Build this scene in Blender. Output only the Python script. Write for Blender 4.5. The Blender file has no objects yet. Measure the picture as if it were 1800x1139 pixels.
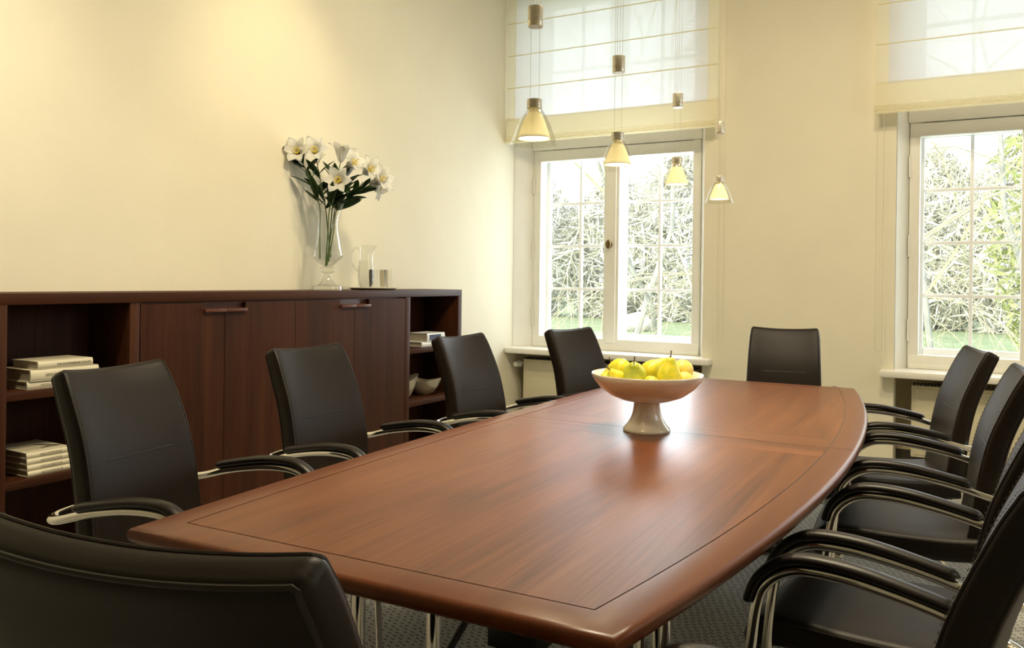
import bpy, bmesh, math, random
from mathutils import Vector, Matrix
PI = math.pi
rnd = random.Random(7)
SC = bpy.context.scene
COL = SC.collection

# ------------------------------------------------------------------ camera
YAW, ROLL, FPX, HOR, EYE = 0.5239, 0.0129, 1461.0, 490.0, 1.2527
R_ = Vector((math.cos(YAW), math.sin(YAW), 0))
F_ = Vector((-math.sin(YAW), math.cos(YAW), 0))
U_ = Vector((0, 0, 1))
cam_d = bpy.data.cameras.new('camera')
cam = bpy.data.objects.new('camera', cam_d)
COL.objects.link(cam)
ex = R_ * math.cos(ROLL) + U_ * math.sin(ROLL)
ey = U_ * math.cos(ROLL) - R_ * math.sin(ROLL)
m = Matrix.Identity(4)
for i in range(3):
    m[i][0], m[i][1], m[i][2] = ex[i], ey[i], -F_[i]
m.translation = Vector((0, 0, EYE))
cam.matrix_world = m
cam_d.sensor_fit = 'HORIZONTAL'
cam_d.sensor_width = 36.0
cam_d.lens = FPX / 1800 * 36
cam_d.shift_y = -(569.5 - HOR) / 1800
cam_d.clip_start = 0.05
cam_d.clip_end = 300
SC.camera = cam

# ------------------------------------------------------------------ light
SC.view_settings.view_transform = 'Standard'
SC.view_settings.look = 'None'
SC.view_settings.gamma = 1
SC.view_settings.use_curve_mapping = False
SC.view_settings.exposure = -0.52
W = bpy.data.worlds.new('sky')
SC.world = W
W.use_nodes = True
bg = W.node_tree.nodes['Background']
bg.inputs[0].default_value = (0.86, 0.93, 1.0, 1)
bg.inputs[1].default_value = 4.2

def lamp(name, kind, loc, target, energy, color, **kw):
    d = bpy.data.lights.new(name, kind)
    d.energy = energy
    d.color = color
    for k, v in kw.items():
        setattr(d, k, v)
    o = bpy.data.objects.new(name, d)
    COL.objects.link(o)
    o.location = loc
    dirv = Vector(target) - Vector(loc)
    o.rotation_euler = dirv.to_track_quat('-Z', 'Y').to_euler()
    return o

lamp('sun', 'SUN', (0, 0, 20), (6.5, 8, 13.5), 8.5, (1.0, 0.93, 0.76), angle=0.01)
def portal(name, loc, target, sx, sy):
    o = lamp(name, 'AREA', loc, target, 1, (1, 1, 1), shape='RECTANGLE', size=sx, size_y=sy)
    o.data.cycles.is_portal = True
    return o
# sky portals in the window openings
portal('sky_portal_left_window', (-2.6, 6.38, 2.0), (-2.6, 0, 2.0), 1.6, 2.6)
portal('sky_portal_right_window', (0.24, 6.38, 2.0), (0.24, 0, 2.0), 1.6, 2.6)
portal('sky_portal_added_window', (2.43, 3.3, 2.15), (-3, 3.3, 2.15), 1.4, 1.2)  # for the opening added in the right wall
# daylight coming in by the windows; the side one is added fill
DAY = (0.84, 0.92, 1.0)
lamp('daylight_left_window', 'AREA', (-2.35, 6.40, 1.55), (-3.0, 4.6, 1.2), 62, DAY, shape='RECTANGLE', size=1.2, size_y=1.5)
lamp('daylight_right_window', 'AREA', (0.22, 6.40, 1.55), (-0.4, 2, 1.0), 15, DAY, shape='RECTANGLE', size=1.25, size_y=1.5)
lamp('added_side_fill', 'AREA', (2.42, 3.3, 2.15), (-3, 3.3, 1.2), 8, DAY, shape='RECTANGLE', size=1.3, size_y=1.1)
# ceiling lights of the room
WARM = (1.0, 0.84, 0.57)
lamp('ceiling_downlight', 'AREA', (-1.0, 2.6, 3.77), (-1.0, 2.6, 0), 112, WARM, shape='DISK', size=0.4)
lamp('ceiling_downlight_far', 'AREA', (-0.4, 3.4, 3.77), (-0.4, 3.6, 0), 62, WARM, shape='DISK', size=0.3)
lamp('wall_washer', 'SPOT', (-2.35, 3.15, 3.5), (-3.4, 3.25, 2.0), 66, (1.0, 0.80, 0.42), spot_size=1.05, spot_blend=1.0, shadow_soft_size=0.06)
lamp('wall_washer_near', 'SPOT', (-2.3, 1.1, 3.5), (-3.4, 1.3, 1.45), 200, (1.0, 0.88, 0.64), spot_size=1.35, spot_blend=1.0, shadow_soft_size=0.06)

# ------------------------------------------------------------------ helpers
def tag(o, label=None, cat=None, group=None, kind=None):
    if label: o['label'] = label
    if cat: o['category'] = cat
    if group: o['group'] = group
    if kind: o['kind'] = kind
    return o

def empty(name, loc=(0, 0, 0), rz=0.0, label=None, cat=None, group=None):
    o = bpy.data.objects.new(name, None)
    o.empty_display_size = 0.05
    COL.objects.link(o)
    o.location = loc
    o.rotation_euler = (0, 0, rz)
    return tag(o, label, cat, group)

def obj(name, bm, mat, parent=None, smooth=True, angle=0.6, loc=None):
    me = bpy.data.meshes.new(name)
    bmesh.ops.recalc_face_normals(bm, faces=bm.faces[:])
    if smooth:
        for f in bm.faces: f.smooth = True
        for e in bm.edges:
            if len(e.link_faces) == 2 and e.calc_face_angle(0) > angle: e.smooth = False
    bm.to_mesh(me)
    bm.free()
    me.materials.append(mat)
    o = bpy.data.objects.new(name, me)
    COL.objects.link(o)
    if parent: o.parent = parent
    if loc: o.location = loc
    return o

def copy_tree(o, parent=None):
    c = o.copy()
    COL.objects.link(c)
    if parent: c.parent = parent
    for ch in list(o.children): copy_tree(ch, c)
    return c

def add_box(bm, x0, x1, y0, y1, z0, z1, bev=0.0):
    r = bmesh.ops.create_cube(bm, size=1)
    vs = r['verts']
    for v in vs:
        v.co = Vector(((x0 + x1) / 2 + v.co.x * (x1 - x0), (y0 + y1) / 2 + v.co.y * (y1 - y0), (z0 + z1) / 2 + v.co.z * (z1 - z0)))
    if bev > 0:
        es = list({e for v in vs for e in v.link_edges})
        bmesh.ops.bevel(bm, geom=es, offset=bev, segments=2, affect='EDGES', profile=0.5)
    return bm

def box(x0, x1, y0, y1, z0, z1, bev=0.0):
    return add_box(bmesh.new(), x0, x1, y0, y1, z0, z1, bev)

def add_lathe(bm, prof, seg=48, c=(0, 0, 0), fn=None):
    rings = []
    for r, z in prof:
        if r < 1e-6:
            rings.append([bm.verts.new((c[0], c[1], c[2] + z))])
        else:
            row = []
            for k in range(seg):
                a = 2 * PI * k / seg
                p = Vector((r * math.cos(a), r * math.sin(a), z))
                if fn: p = fn(p, a)
                row.append(bm.verts.new(p + Vector(c)))
            rings.append(row)
    for a, b in zip(rings, rings[1:]):
        if len(a) == 1 and len(b) == 1: continue
        for k in range(seg):
            k2 = (k + 1) % seg
            if len(a) == 1: bm.faces.new((a[0], b[k2], b[k]))
            elif len(b) == 1: bm.faces.new((a[k], a[k2], b[0]))
            else: bm.faces.new((a[k], a[k2], b[k2], b[k]))
    return bm

def smooth_path(pts, n=6, closed=False):
    P = [Vector(p) for p in pts]
    out = []
    L = len(P)
    rng = range(L if closed else L - 1)
    for i in rng:
        p1, p2 = P[i], P[(i + 1) % L]
        p0 = P[(i - 1) % L] if closed or i > 0 else p1 * 2 - p2
        p3 = P[(i + 2) % L] if closed or i + 2 < L else p2 * 2 - p1
        for k in range(n):
            t = k / n
            out.append(0.5 * ((2 * p1) + (p2 - p0) * t + (2 * p0 - 5 * p1 + 4 * p2 - p3) * t * t + (3 * p1 - p0 - 3 * p2 + p3) * t ** 3))
    if not closed: out.append(P[-1])
    return out

def add_sweep(bm, path, radii, seg=10, closed=False, up=None, flat=None, cap=True):
    """tube along path; radii float or list; flat=(a,b) cross-section half axes (side, up)"""
    path = [Vector(p) for p in path]
    n = len(path)
    if not hasattr(radii, '__len__'): radii = [radii] * n
    rings = []
    prev = None
    for i, p in enumerate(path):
        if closed: t = path[(i + 1) % n] - path[i - 1]
        else: t = path[min(i + 1, n - 1)] - path[max(i - 1, 0)]
        if t.length < 1e-9: t = Vector((0, 0, 1))
        t.normalize()
        if up is not None:
            s = t.cross(Vector(up))
            if s.length < 1e-6: s = Vector((1, 0, 0))
            s.normalize()
        else:
            if prev is None:
                s = t.cross(Vector((0, 0, 1)))
                if s.length < 0.1: s = t.cross(Vector((1, 0, 0)))
            else:
                s = prev - t * prev.dot(t)
            s.normalize()
        prev = s
        w = s.cross(t).normalized()
        a, b = (radii[i], radii[i]) if flat is None else (flat[0] * radii[i], flat[1] * radii[i])
        rings.append([bm.verts.new(p + s * (a * math.cos(2 * PI * k / seg)) + w * (b * math.sin(2 * PI * k / seg))) for k in range(seg)])
    m_ = n if closed else n - 1
    for i in range(m_):
        A, B = rings[i], rings[(i + 1) % n]
        for k in range(seg):
            bm.faces.new((A[k], A[(k + 1) % seg], B[(k + 1) % seg], B[k]))
    if cap and not closed:
        bm.faces.new(rings[0][::-1])
        bm.faces.new(rings[-1])
    return bm

def sweep(path, radii, **kw):
    return add_sweep(bmesh.new(), path, radii, **kw)

def add_prism(bm, poly, f, h0, h1):
    """poly: 2-D outline; f(u,v,h)->3-D"""
    a = [bm.verts.new(f(u, v, h0)) for u, v in poly]
    b = [bm.verts.new(f(u, v, h1)) for u, v in poly]
    n = len(poly)
    bm.faces.new(a[::-1]); bm.faces.new(b)
    for i in range(n):
        bm.faces.new((a[i], a[(i + 1) % n], b[(i + 1) % n], b[i]))
    return bm

# ------------------------------------------------------------------ materials
def mat(name):
    mt = bpy.data.materials.new(name)
    mt.use_nodes = True
    nt = mt.node_tree
    return mt, nt, nt.nodes['Principled BSDF']

def ramp(nt, stops):
    r = nt.nodes.new('ShaderNodeValToRGB')
    el = r.color_ramp.elements
    el[0].position, el[0].color = stops[0][0], (*stops[0][1], 1)
    el[1].position, el[1].color = stops[-1][0], (*stops[-1][1], 1)
    for p, c in stops[1:-1]:
        e = el.new(p); e.color = (*c, 1)
    return r

def coords(nt, scale=(1, 1, 1), rot=(0, 0, 0)):
    tc = nt.nodes.new('ShaderNodeTexCoord')
    mp = nt.nodes.new('ShaderNodeMapping')
    mp.inputs['Scale'].default_value = scale
    mp.inputs['Rotation'].default_value = rot
    nt.links.new(tc.outputs['Object'], mp.inputs[0])
    return mp

def noise(nt, mp, scale, detail=4, rough=0.55, dist=0.0):
    n = nt.nodes.new('ShaderNodeTexNoise')
    n.inputs['Scale'].default_value = scale
    n.inputs['Detail'].default_value = detail
    n.inputs['Roughness'].default_value = rough
    n.inputs['Distortion'].default_value = dist
    nt.links.new(mp.outputs[0], n.inputs['Vector'])
    return n

def bump(nt, b, src, strength, dist=0.01):
    bp = nt.nodes.new('ShaderNodeBump')
    bp.inputs['Strength'].default_value = strength
    bp.inputs['Distance'].default_value = dist
    nt.links.new(src, bp.inputs['Height'])
    nt.links.new(bp.outputs[0], b.inputs['Normal'])

def plain(name, col, rough=0.5, metal=0.0, spec=0.5, coat=0.0, var=0.06, vscale=6, bmp=0.0, bscale=60):
    mt, nt, b = mat(name)
    mp = coords(nt)
    n = noise(nt, mp, vscale, 3)
    lo = tuple(c * (1 - var) for c in col); hi = tuple(min(1, c * (1 + var)) for c in col)
    r = ramp(nt, [(0.3, lo), (0.7, hi)])
    nt.links.new(n.outputs['Fac'], r.inputs[0])
    nt.links.new(r.outputs[0], b.inputs['Base Color'])
    b.inputs['Roughness'].default_value = rough
    b.inputs['Metallic'].default_value = metal
    b.inputs['Specular IOR Level'].default_value = spec
    b.inputs['Coat Weight'].default_value = coat
    if bmp:
        n2 = noise(nt, mp, bscale, 4)
        bump(nt, b, n2.outputs['Fac'], bmp, 0.004)
    return mt

def wood(name, dark, mid, light, grain_axis, rough, spec=0.5, coat=0.0, coat_rough=0.1, fine=1.0, contrast=1.0):
    mt, nt, b = mat(name)
    sc = [9.0, 9.0, 9.0]; sc[grain_axis] = 0.55
    mp = coords(nt, tuple(sc))
    n1 = noise(nt, mp, 1.1 * fine, 6, 0.6, 0.6)
    sc2 = [70.0, 70.0, 70.0]; sc2[grain_axis] = 1.6
    mp2 = coords(nt, tuple(sc2))
    n2 = noise(nt, mp2, 1.6 * fine, 3, 0.6)
    mix = nt.nodes.new('ShaderNodeMath'); mix.operation = 'MULTIPLY_ADD'
    mix.inputs[1].default_value = 0.38 * contrast
    nt.links.new(n2.outputs['Fac'], mix.inputs[0])
    ml = nt.nodes.new('ShaderNodeMath'); ml.operation = 'MULTIPLY'
    ml.inputs[1].default_value = 0.68
    nt.links.new(n1.outputs['Fac'], ml.inputs[0])
    nt.links.new(ml.outputs[0], mix.inputs[2])
    r = ramp(nt, [(0.30, dark), (0.50, mid), (0.72, light)])
    nt.links.new(mix.outputs[0], r.inputs[0])
    nt.links.new(r.outputs[0], b.inputs['Base Color'])
    b.inputs['Roughness'].default_value = rough
    b.inputs['Specular IOR Level'].default_value = spec
    b.inputs['Coat Weight'].default_value = coat
    b.inputs['Coat Roughness'].default_value = coat_rough
    bump(nt, b, n2.outputs['Fac'], 0.03, 0.002)
    return mt

def thin_glass(name, tint=(1, 1, 1), gloss=0.06, edge=0.55, rough=0.0):
    mt = bpy.data.materials.new(name)
    mt.use_nodes = True
    nt = mt.node_tree
    nt.nodes.clear()
    out = nt.nodes.new('ShaderNodeOutputMaterial')
    tr = nt.nodes.new('ShaderNodeBsdfTransparent')
    tr.inputs[0].default_value = (*tint, 1)
    gl = nt.nodes.new('ShaderNodeBsdfGlossy')
    gl.inputs['Roughness'].default_value = rough
    lw = nt.nodes.new('ShaderNodeLayerWeight')
    lw.inputs['Blend'].default_value = 0.35
    r = ramp(nt, [(0.0, (gloss,) * 3), (1.0, (edge,) * 3)])
    pw = nt.nodes.new('ShaderNodeMath'); pw.operation = 'POWER'; pw.inputs[1].default_value = 2.0
    nt.links.new(lw.outputs['Facing'], pw.inputs[0])
    nt.links.new(pw.outputs[0], r.inputs[0])
    mx = nt.nodes.new('ShaderNodeMixShader')
    nt.links.new(r.outputs[0], mx.inputs[0])
    nt.links.new(tr.outputs[0], mx.inputs[1])
    nt.links.new(gl.outputs[0], mx.inputs[2])
    nt.links.new(mx.outputs[0], out.inputs[0])
    return mt

def emit(name, col, strength):
    mt = bpy.data.materials.new(name)
    mt.use_nodes = True
    nt = mt.node_tree
    b = nt.nodes['Principled BSDF']
    b.inputs['Base Color'].default_value = (0.8, 0.8, 0.8, 1)
    b.inputs['Emission Color'].default_value = (*col, 1)
    b.inputs['Emission Strength'].default_value = strength
    return mt

def sheer(name, col, transp, transl):
    mt = bpy.data.materials.new(name)
    mt.use_nodes = True
    nt = mt.node_tree
    nt.nodes.clear()
    out = nt.nodes.new('ShaderNodeOutputMaterial')
    tp = nt.nodes.new('ShaderNodeBsdfTransparent')
    tl = nt.nodes.new('ShaderNodeBsdfTranslucent'); tl.inputs[0].default_value = (*col, 1)
    df = nt.nodes.new('ShaderNodeBsdfDiffuse'); df.inputs[0].default_value = (*col, 1)
    mp = coords(nt, (1, 1, 1))
    n = noise(nt, mp, 260, 2)
    r = ramp(nt, [(0.35, (transl * 0.92,) * 3), (0.65, (min(1, transl * 1.06),) * 3)])
    nt.links.new(n.outputs['Fac'], r.inputs[0])
    m1 = nt.nodes.new('ShaderNodeMixShader')
    nt.links.new(r.outputs[0], m1.inputs[0])
    nt.links.new(df.outputs[0], m1.inputs[1]); nt.links.new(tl.outputs[0], m1.inputs[2])
    m2 = nt.nodes.new('ShaderNodeMixShader'); m2.inputs[0].default_value = transp
    nt.links.new(m1.outputs[0], m2.inputs[1]); nt.links.new(tp.outputs[0], m2.inputs[2])
    nt.links.new(m2.outputs[0], out.inputs[0])
    return mt

M = {}
M['wall'] = plain('wall_paint', (0.83, 0.785, 0.63), 0.85, spec=0.2, var=0.02, vscale=3, bmp=0.12, bscale=55)
M['ceil'] = plain('ceiling_paint', (0.85, 0.82, 0.72), 0.9, spec=0.2, var=0.02)
M['niche'] = plain('shaded_niche_paint', (0.55, 0.47, 0.28), 0.85, spec=0.2, var=0.03)  # wall colour darkened to stand for the shade under the sills
M['cream'] = plain('cream_gloss_paint', (0.87, 0.855, 0.78), 0.4, var=0.03, vscale=4)
M['white'] = plain('white_gloss_paint', (0.93, 0.94, 0.94), 0.4, var=0.03, vscale=4)
M['darkgap'] = plain('dark_brown_paint', (0.035, 0.028, 0.02), 0.6)
M['leather'] = plain('dark_brown_leather', (0.0125, 0.0078, 0.005), 0.44, spec=0.25, var=0.12, vscale=9, bmp=0.10, bscale=420)
M['piping'] = plain('leather_piping', (0.016, 0.011, 0.008), 0.45, spec=0.4)
M['thread'] = plain('stitching_thread', (0.10, 0.08, 0.06), 0.7)
M['pad'] = plain('armrest_pad_plastic', (0.012, 0.008, 0.0065), 0.38, spec=0.35)
M['chrome'] = plain('chrome', (0.82, 0.80, 0.76), 0.07, metal=1.0, var=0.02)
M['steel'] = plain('brushed_steel', (0.74, 0.70, 0.60), 0.38, metal=0.85, var=0.06, vscale=30)
M['silver'] = plain('silver_lacquer', (0.45, 0.45, 0.46), 0.35, metal=0.7)
M['black'] = plain('black_steel', (0.012, 0.012, 0.012), 0.4)
M['side'] = wood('dark_walnut', (0.022, 0.0064, 0.002), (0.046, 0.0142, 0.0044), (0.076, 0.0245, 0.0075), 2, 0.5, 0.15)
M['side_h'] = wood('dark_walnut_lengthwise', (0.025, 0.0074, 0.0024), (0.048, 0.015, 0.005), (0.078, 0.026, 0.0085), 1, 0.48, 0.18)
M['handle'] = wood('reddish_walnut', (0.06, 0.018, 0.009), (0.10, 0.032, 0.016), (0.13, 0.045, 0.022), 1, 0.4, 0.4)
M['top'] = wood('cherry_veneer', (0.055, 0.013, 0.0035), (0.130, 0.036, 0.0098), (0.205, 0.067, 0.021), 1, 0.35, 0.28, coat=0.06, coat_rough=0.2, contrast=1.1)
M['cross'] = wood('cherry_veneer_crossgrain', (0.05, 0.012, 0.0033), (0.125, 0.035, 0.0098), (0.21, 0.068, 0.022), 0, 0.35, 0.28, coat=0.06, coat_rough=0.2, contrast=1.3)
M['border'] = wood('cherry_solid', (0.11, 0.026, 0.0066), (0.148, 0.039, 0.010), (0.18, 0.051, 0.0135), 1, 0.33, 0.28, coat=0.14, coat_rough=0.22, contrast=0.5)
M['groove'] = plain('groove_dark', (0.03, 0.012, 0.006), 0.25, spec=0.6)
M['ceramic'] = plain('cream_glazed_ceramic', (0.83, 0.76, 0.66), 0.12, coat=0.6, var=0.02)
M['glass'] = thin_glass('clear_glass', (0.99, 0.993, 0.985), 0.025, 0.45)
M['tumbler'] = thin_glass('tumbler_glass', (0.99, 0.993, 0.985), 0.02, 0.2)
M['thickglass'] = thin_glass('thick_clear_glass', (0.975, 0.98, 0.96), 0.07, 0.7)
M['shadeglass'] = thin_glass('lamp_glass', (0.985, 0.985, 0.96), 0.05, 0.55)
M['pane'] = thin_glass('window_pane', (0.98, 0.99, 0.99), 0.02, 0.25)
M['water'] = thin_glass('water', (0.985, 0.99, 0.98), 0.015, 0.2)
M['shade'] = sheer('champagne_frosted_glass', (0.95, 0.90, 0.72), 0.0, 0.30)
M['bulb'] = emit('lamp_light', (1.0, 0.93, 0.80), 8.0)
M['petal'] = sheer('white_petal', (1.0, 1.0, 0.97), 0.0, 0.25)
M['stamen'] = plain('yellow_stamen', (0.80, 0.62, 0.06), 0.6)
M['leaf'] = plain('lily_leaf', (0.030, 0.075, 0.018), 0.38, spec=0.5, var=0.3, vscale=20)
M['stem'] = plain('lily_stem', (0.09, 0.16, 0.04), 0.5, var=0.2)
M['stalk'] = plain('pear_stalk', (0.05, 0.022, 0.010), 0.7)
M['page'] = plain('book_pages', (0.42, 0.37, 0.27), 0.8, var=0.15, vscale=90)
M['cover'] = plain('cream_book_cover', (0.74, 0.68, 0.50), 0.45)
M['cover2'] = plain('white_book_cover', (0.82, 0.82, 0.78), 0.45)
M['ink'] = plain('dark_ink', (0.02, 0.018, 0.015), 0.6)
M['faint'] = plain('faint_ink', (0.30, 0.27, 0.21), 0.6)
M['blueink'] = plain('dark_blue_print', (0.02, 0.03, 0.10), 0.5)
M['bowlm'] = plain('champagne_glaze', (0.55, 0.50, 0.38), 0.2, metal=0.6, coat=0.4)
M['brass'] = plain('aged_brass', (0.16, 0.11, 0.05), 0.35, metal=0.9)
M['sheer'] = sheer('sheer_white_voile', (0.96, 0.96, 1.0), 0.06, 0.92)
M['hem'] = sheer('cream_hem_fabric', (0.96, 0.92, 0.77), 0.0, 0.62)
M['bead'] = plain('cream_beads', (0.72, 0.66, 0.48), 0.4)
M['rad'] = plain('radiator_enamel', (0.74, 0.68, 0.49), 0.4, var=0.02)
M['plastic'] = plain('white_plastic', (0.80, 0.78, 0.70), 0.4, var=0.02)
M['bark'] = plain('pale_bark', (0.62, 0.56, 0.38), 0.9, var=0.2, vscale=3)
M['trunk'] = plain('grey_bark', (0.36, 0.36, 0.32), 0.9, var=0.25, vscale=3)
M['bush'] = plain('winter_undergrowth', (0.66, 0.65, 0.57), 0.95, var=0.25, vscale=2.5)
M['ever'] = plain('evergreen_foliage', (0.42, 0.46, 0.20), 0.9, var=0.3, vscale=3)
M['stone'] = plain('field_stone', (0.62, 0.56, 0.52), 0.9, var=0.2)

def grass_mat():
    mt, nt, b = mat('mown_grass')
    mp = coords(nt)
    n = noise(nt, mp, 1.2, 8, 0.7)
    r = ramp(nt, [(0.3, (0.15, 0.20, 0.10)), (0.55, (0.23, 0.28, 0.155)), (0.75, (0.33, 0.36, 0.24))])
    nt.links.new(n.outputs['Fac'], r.inputs[0])
    nt.links.new(r.outputs[0], b.inputs['Base Color'])
    b.inputs['Roughness'].default_value = 0.9
    return mt
M['grass'] = grass_mat()

def carpet_mat():
    mt, nt, b = mat('grey_flecked_carpet')
    mp = coords(nt, (1, 1, 1), (0, 0, 0.25))
    sep = nt.nodes.new('ShaderNodeSeparateXYZ')
    nt.links.new(mp.outputs[0], sep.inputs[0])
    def op(o, a, bb):
        nd = nt.nodes.new('ShaderNodeMath'); nd.operation = o
        for i, v in enumerate((a, bb)):
            if v is None: continue
            if isinstance(v, (int, float)): nd.inputs[i].default_value = v
            else: nt.links.new(v, nd.inputs[i])
        return nd.outputs[0]
    P = 0.034
    x = op('DIVIDE', sep.outputs['X'], P)
    y = op('DIVIDE', sep.outputs['Y'], P * 0.62)
    row = op('FLOOR', y, None)
    sh = op('MULTIPLY', row, 0.5)
    xs = op('ADD', x, sh)
    wn = nt.nodes.new('ShaderNodeTexWhiteNoise'); wn.noise_dimensions = '2D'
    cb = nt.nodes.new('ShaderNodeCombineXYZ')
    nt.links.new(op('FLOOR', xs, None), cb.inputs[0]); nt.links.new(row, cb.inputs[1])
    nt.links.new(cb.outputs[0], wn.inputs['Vector'])
    jit = op('MULTIPLY', op('SUBTRACT', wn.outputs['Value'], 0.5), 0.25)
    fx = op('ABSOLUTE', op('SUBTRACT', op('ADD', op('FRACT', xs, None), jit), 0.5), None)
    fy = op('ABSOLUTE', op('SUBTRACT', op('ADD', op('FRACT', y, None), jit), 0.5), None)
    inx = op('LESS_THAN', fx, 0.22)
    gap = op('GREATER_THAN', fx, 0.045)
    iny = op('LESS_THAN', fy, 0.16)
    dash = op('MULTIPLY', op('MULTIPLY', inx, gap), iny)
    n = noise(nt, mp, 420, 3)
    base = ramp(nt, [(0.3, (0.34, 0.33, 0.295)), (0.7, (0.46, 0.445, 0.40))])
    nt.links.new(n.outputs['Fac'], base.inputs[0])
    mx = nt.nodes.new('ShaderNodeMix'); mx.data_type = 'RGBA'
    nt.links.new(dash, mx.inputs[0])
    nt.links.new(base.outputs[0], mx.inputs[6])
    mx.inputs[7].default_value = (0.022, 0.021, 0.02, 1)
    nt.links.new(mx.outputs[2], b.inputs['Base Color'])
    b.inputs['Roughness'].default_value = 0.95
    b.inputs['Specular IOR Level'].default_value = 0.1
    bump(nt, b, n.outputs['Fac'], 0.4, 0.003)
    return mt
M['carpet'] = carpet_mat()

def pear_mat(name, green, yellow):
    mt, nt, b = mat(name)
    mp = coords(nt)
    n = noise(nt, mp, 22, 4)
    r = ramp(nt, [(0.35, green), (0.6, yellow)])
    nt.links.new(n.outputs['Fac'], r.inputs[0])
    n2 = noise(nt, mp, 160, 2)
    r2 = ramp(nt, [(0.66, (1, 1, 1)), (0.74, (0.55, 0.42, 0.2))])
    nt.links.new(n2.outputs['Fac'], r2.inputs[0])
    mx = nt.nodes.new('ShaderNodeMix'); mx.data_type = 'RGBA'; mx.blend_type = 'MULTIPLY'
    mx.inputs[0].default_value = 0.8
    nt.links.new(r.outputs[0], mx.inputs[6]); nt.links.new(r2.outputs[0], mx.inputs[7])
    nt.links.new(mx.outputs[2], b.inputs['Base Color'])
    b.inputs['Roughness'].default_value = 0.38
    return mt
M['pearA'] = pear_mat('pear_skin_yellow_green', (0.50, 0.50, 0.02), (0.74, 0.62, 0.03))
M['pearB'] = pear_mat('pear_skin_green', (0.36, 0.44, 0.02), (0.56, 0.56, 0.03))
M['pearC'] = pear_mat('pear_skin_gold', (0.74, 0.56, 0.06), (0.82, 0.64, 0.14))

# ------------------------------------------------------------------ room shell
XL, XR, YB, YW, ZC = -3.40, 2.25, -4.5, 5.88, 3.8
WOFF = 2.80                                   # spacing of the two windows
YN = 6.12                                     # back of window niches
def struct(name, bm, m_, parent=None, smooth=False):
    o = obj(name, bm, m_, parent, smooth=smooth)
    if parent is None: o['kind'] = 'structure'
    return o

struct('floor', box(XL - 0.2, XR + 0.2, YB - 0.2, 6.4, -0.1, 0), M['carpet'])
struct('ceiling', box(XL - 0.2, XR + 0.2, YB - 0.2, 6.4, ZC, ZC + 0.1), M['ceil'])
struct('wall_left', box(XL - 0.2, XL, YB - 0.2, 6.4, 0, ZC), M['wall'])
struct('wall_rear', box(XL, XR, YB - 0.2, YB, 0, ZC), M['wall'])
bm = bmesh.new()                              # right wall with an unseen opening added to let in light
for y0, y1, z0, z1 in ((YB - .2, 2.6, 0, ZC), (4.0, 6.4, 0, ZC), (2.6, 4.0, 0, 1.55), (2.6, 4.0, 2.75, ZC)):
    add_box(bm, XR, XR + 0.2, y0, y1, z0, z1)
struct('wall_right', bm, M['wall'])
W1R = -1.812 * 5.88 / 5.9                     # right edge of left opening
W2L, W2R = W1R + 1.262, W1R + 1.262 + 1.6
ZTOP = 3.60
bm = bmesh.new()                              # window wall: piers, lintels
add_box(bm, W1R, W2L, YW, 6.4, 0, ZC)
add_box(bm, W2R, XR + 0.2, YW, 6.4, 0, ZC)
add_box(bm, XL, W1R, YW, 6.4, ZTOP, ZC)
add_box(bm, W2L, W2R, YW, 6.4, ZTOP, ZC)
struct('wall_back', bm, M['wall'])
bm = bmesh.new()
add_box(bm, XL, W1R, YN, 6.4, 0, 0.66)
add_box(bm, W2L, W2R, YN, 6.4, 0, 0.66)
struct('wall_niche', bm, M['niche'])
bm = bmesh.new()
add_box(bm, XL, W1R, YN - 0.02, YN, 0, 0.15)
add_box(bm, W2L, W2R, YN - 0.02, YN, 0, 0.15)
struct('baseboard_back', bm, M['darkgap'])

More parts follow.
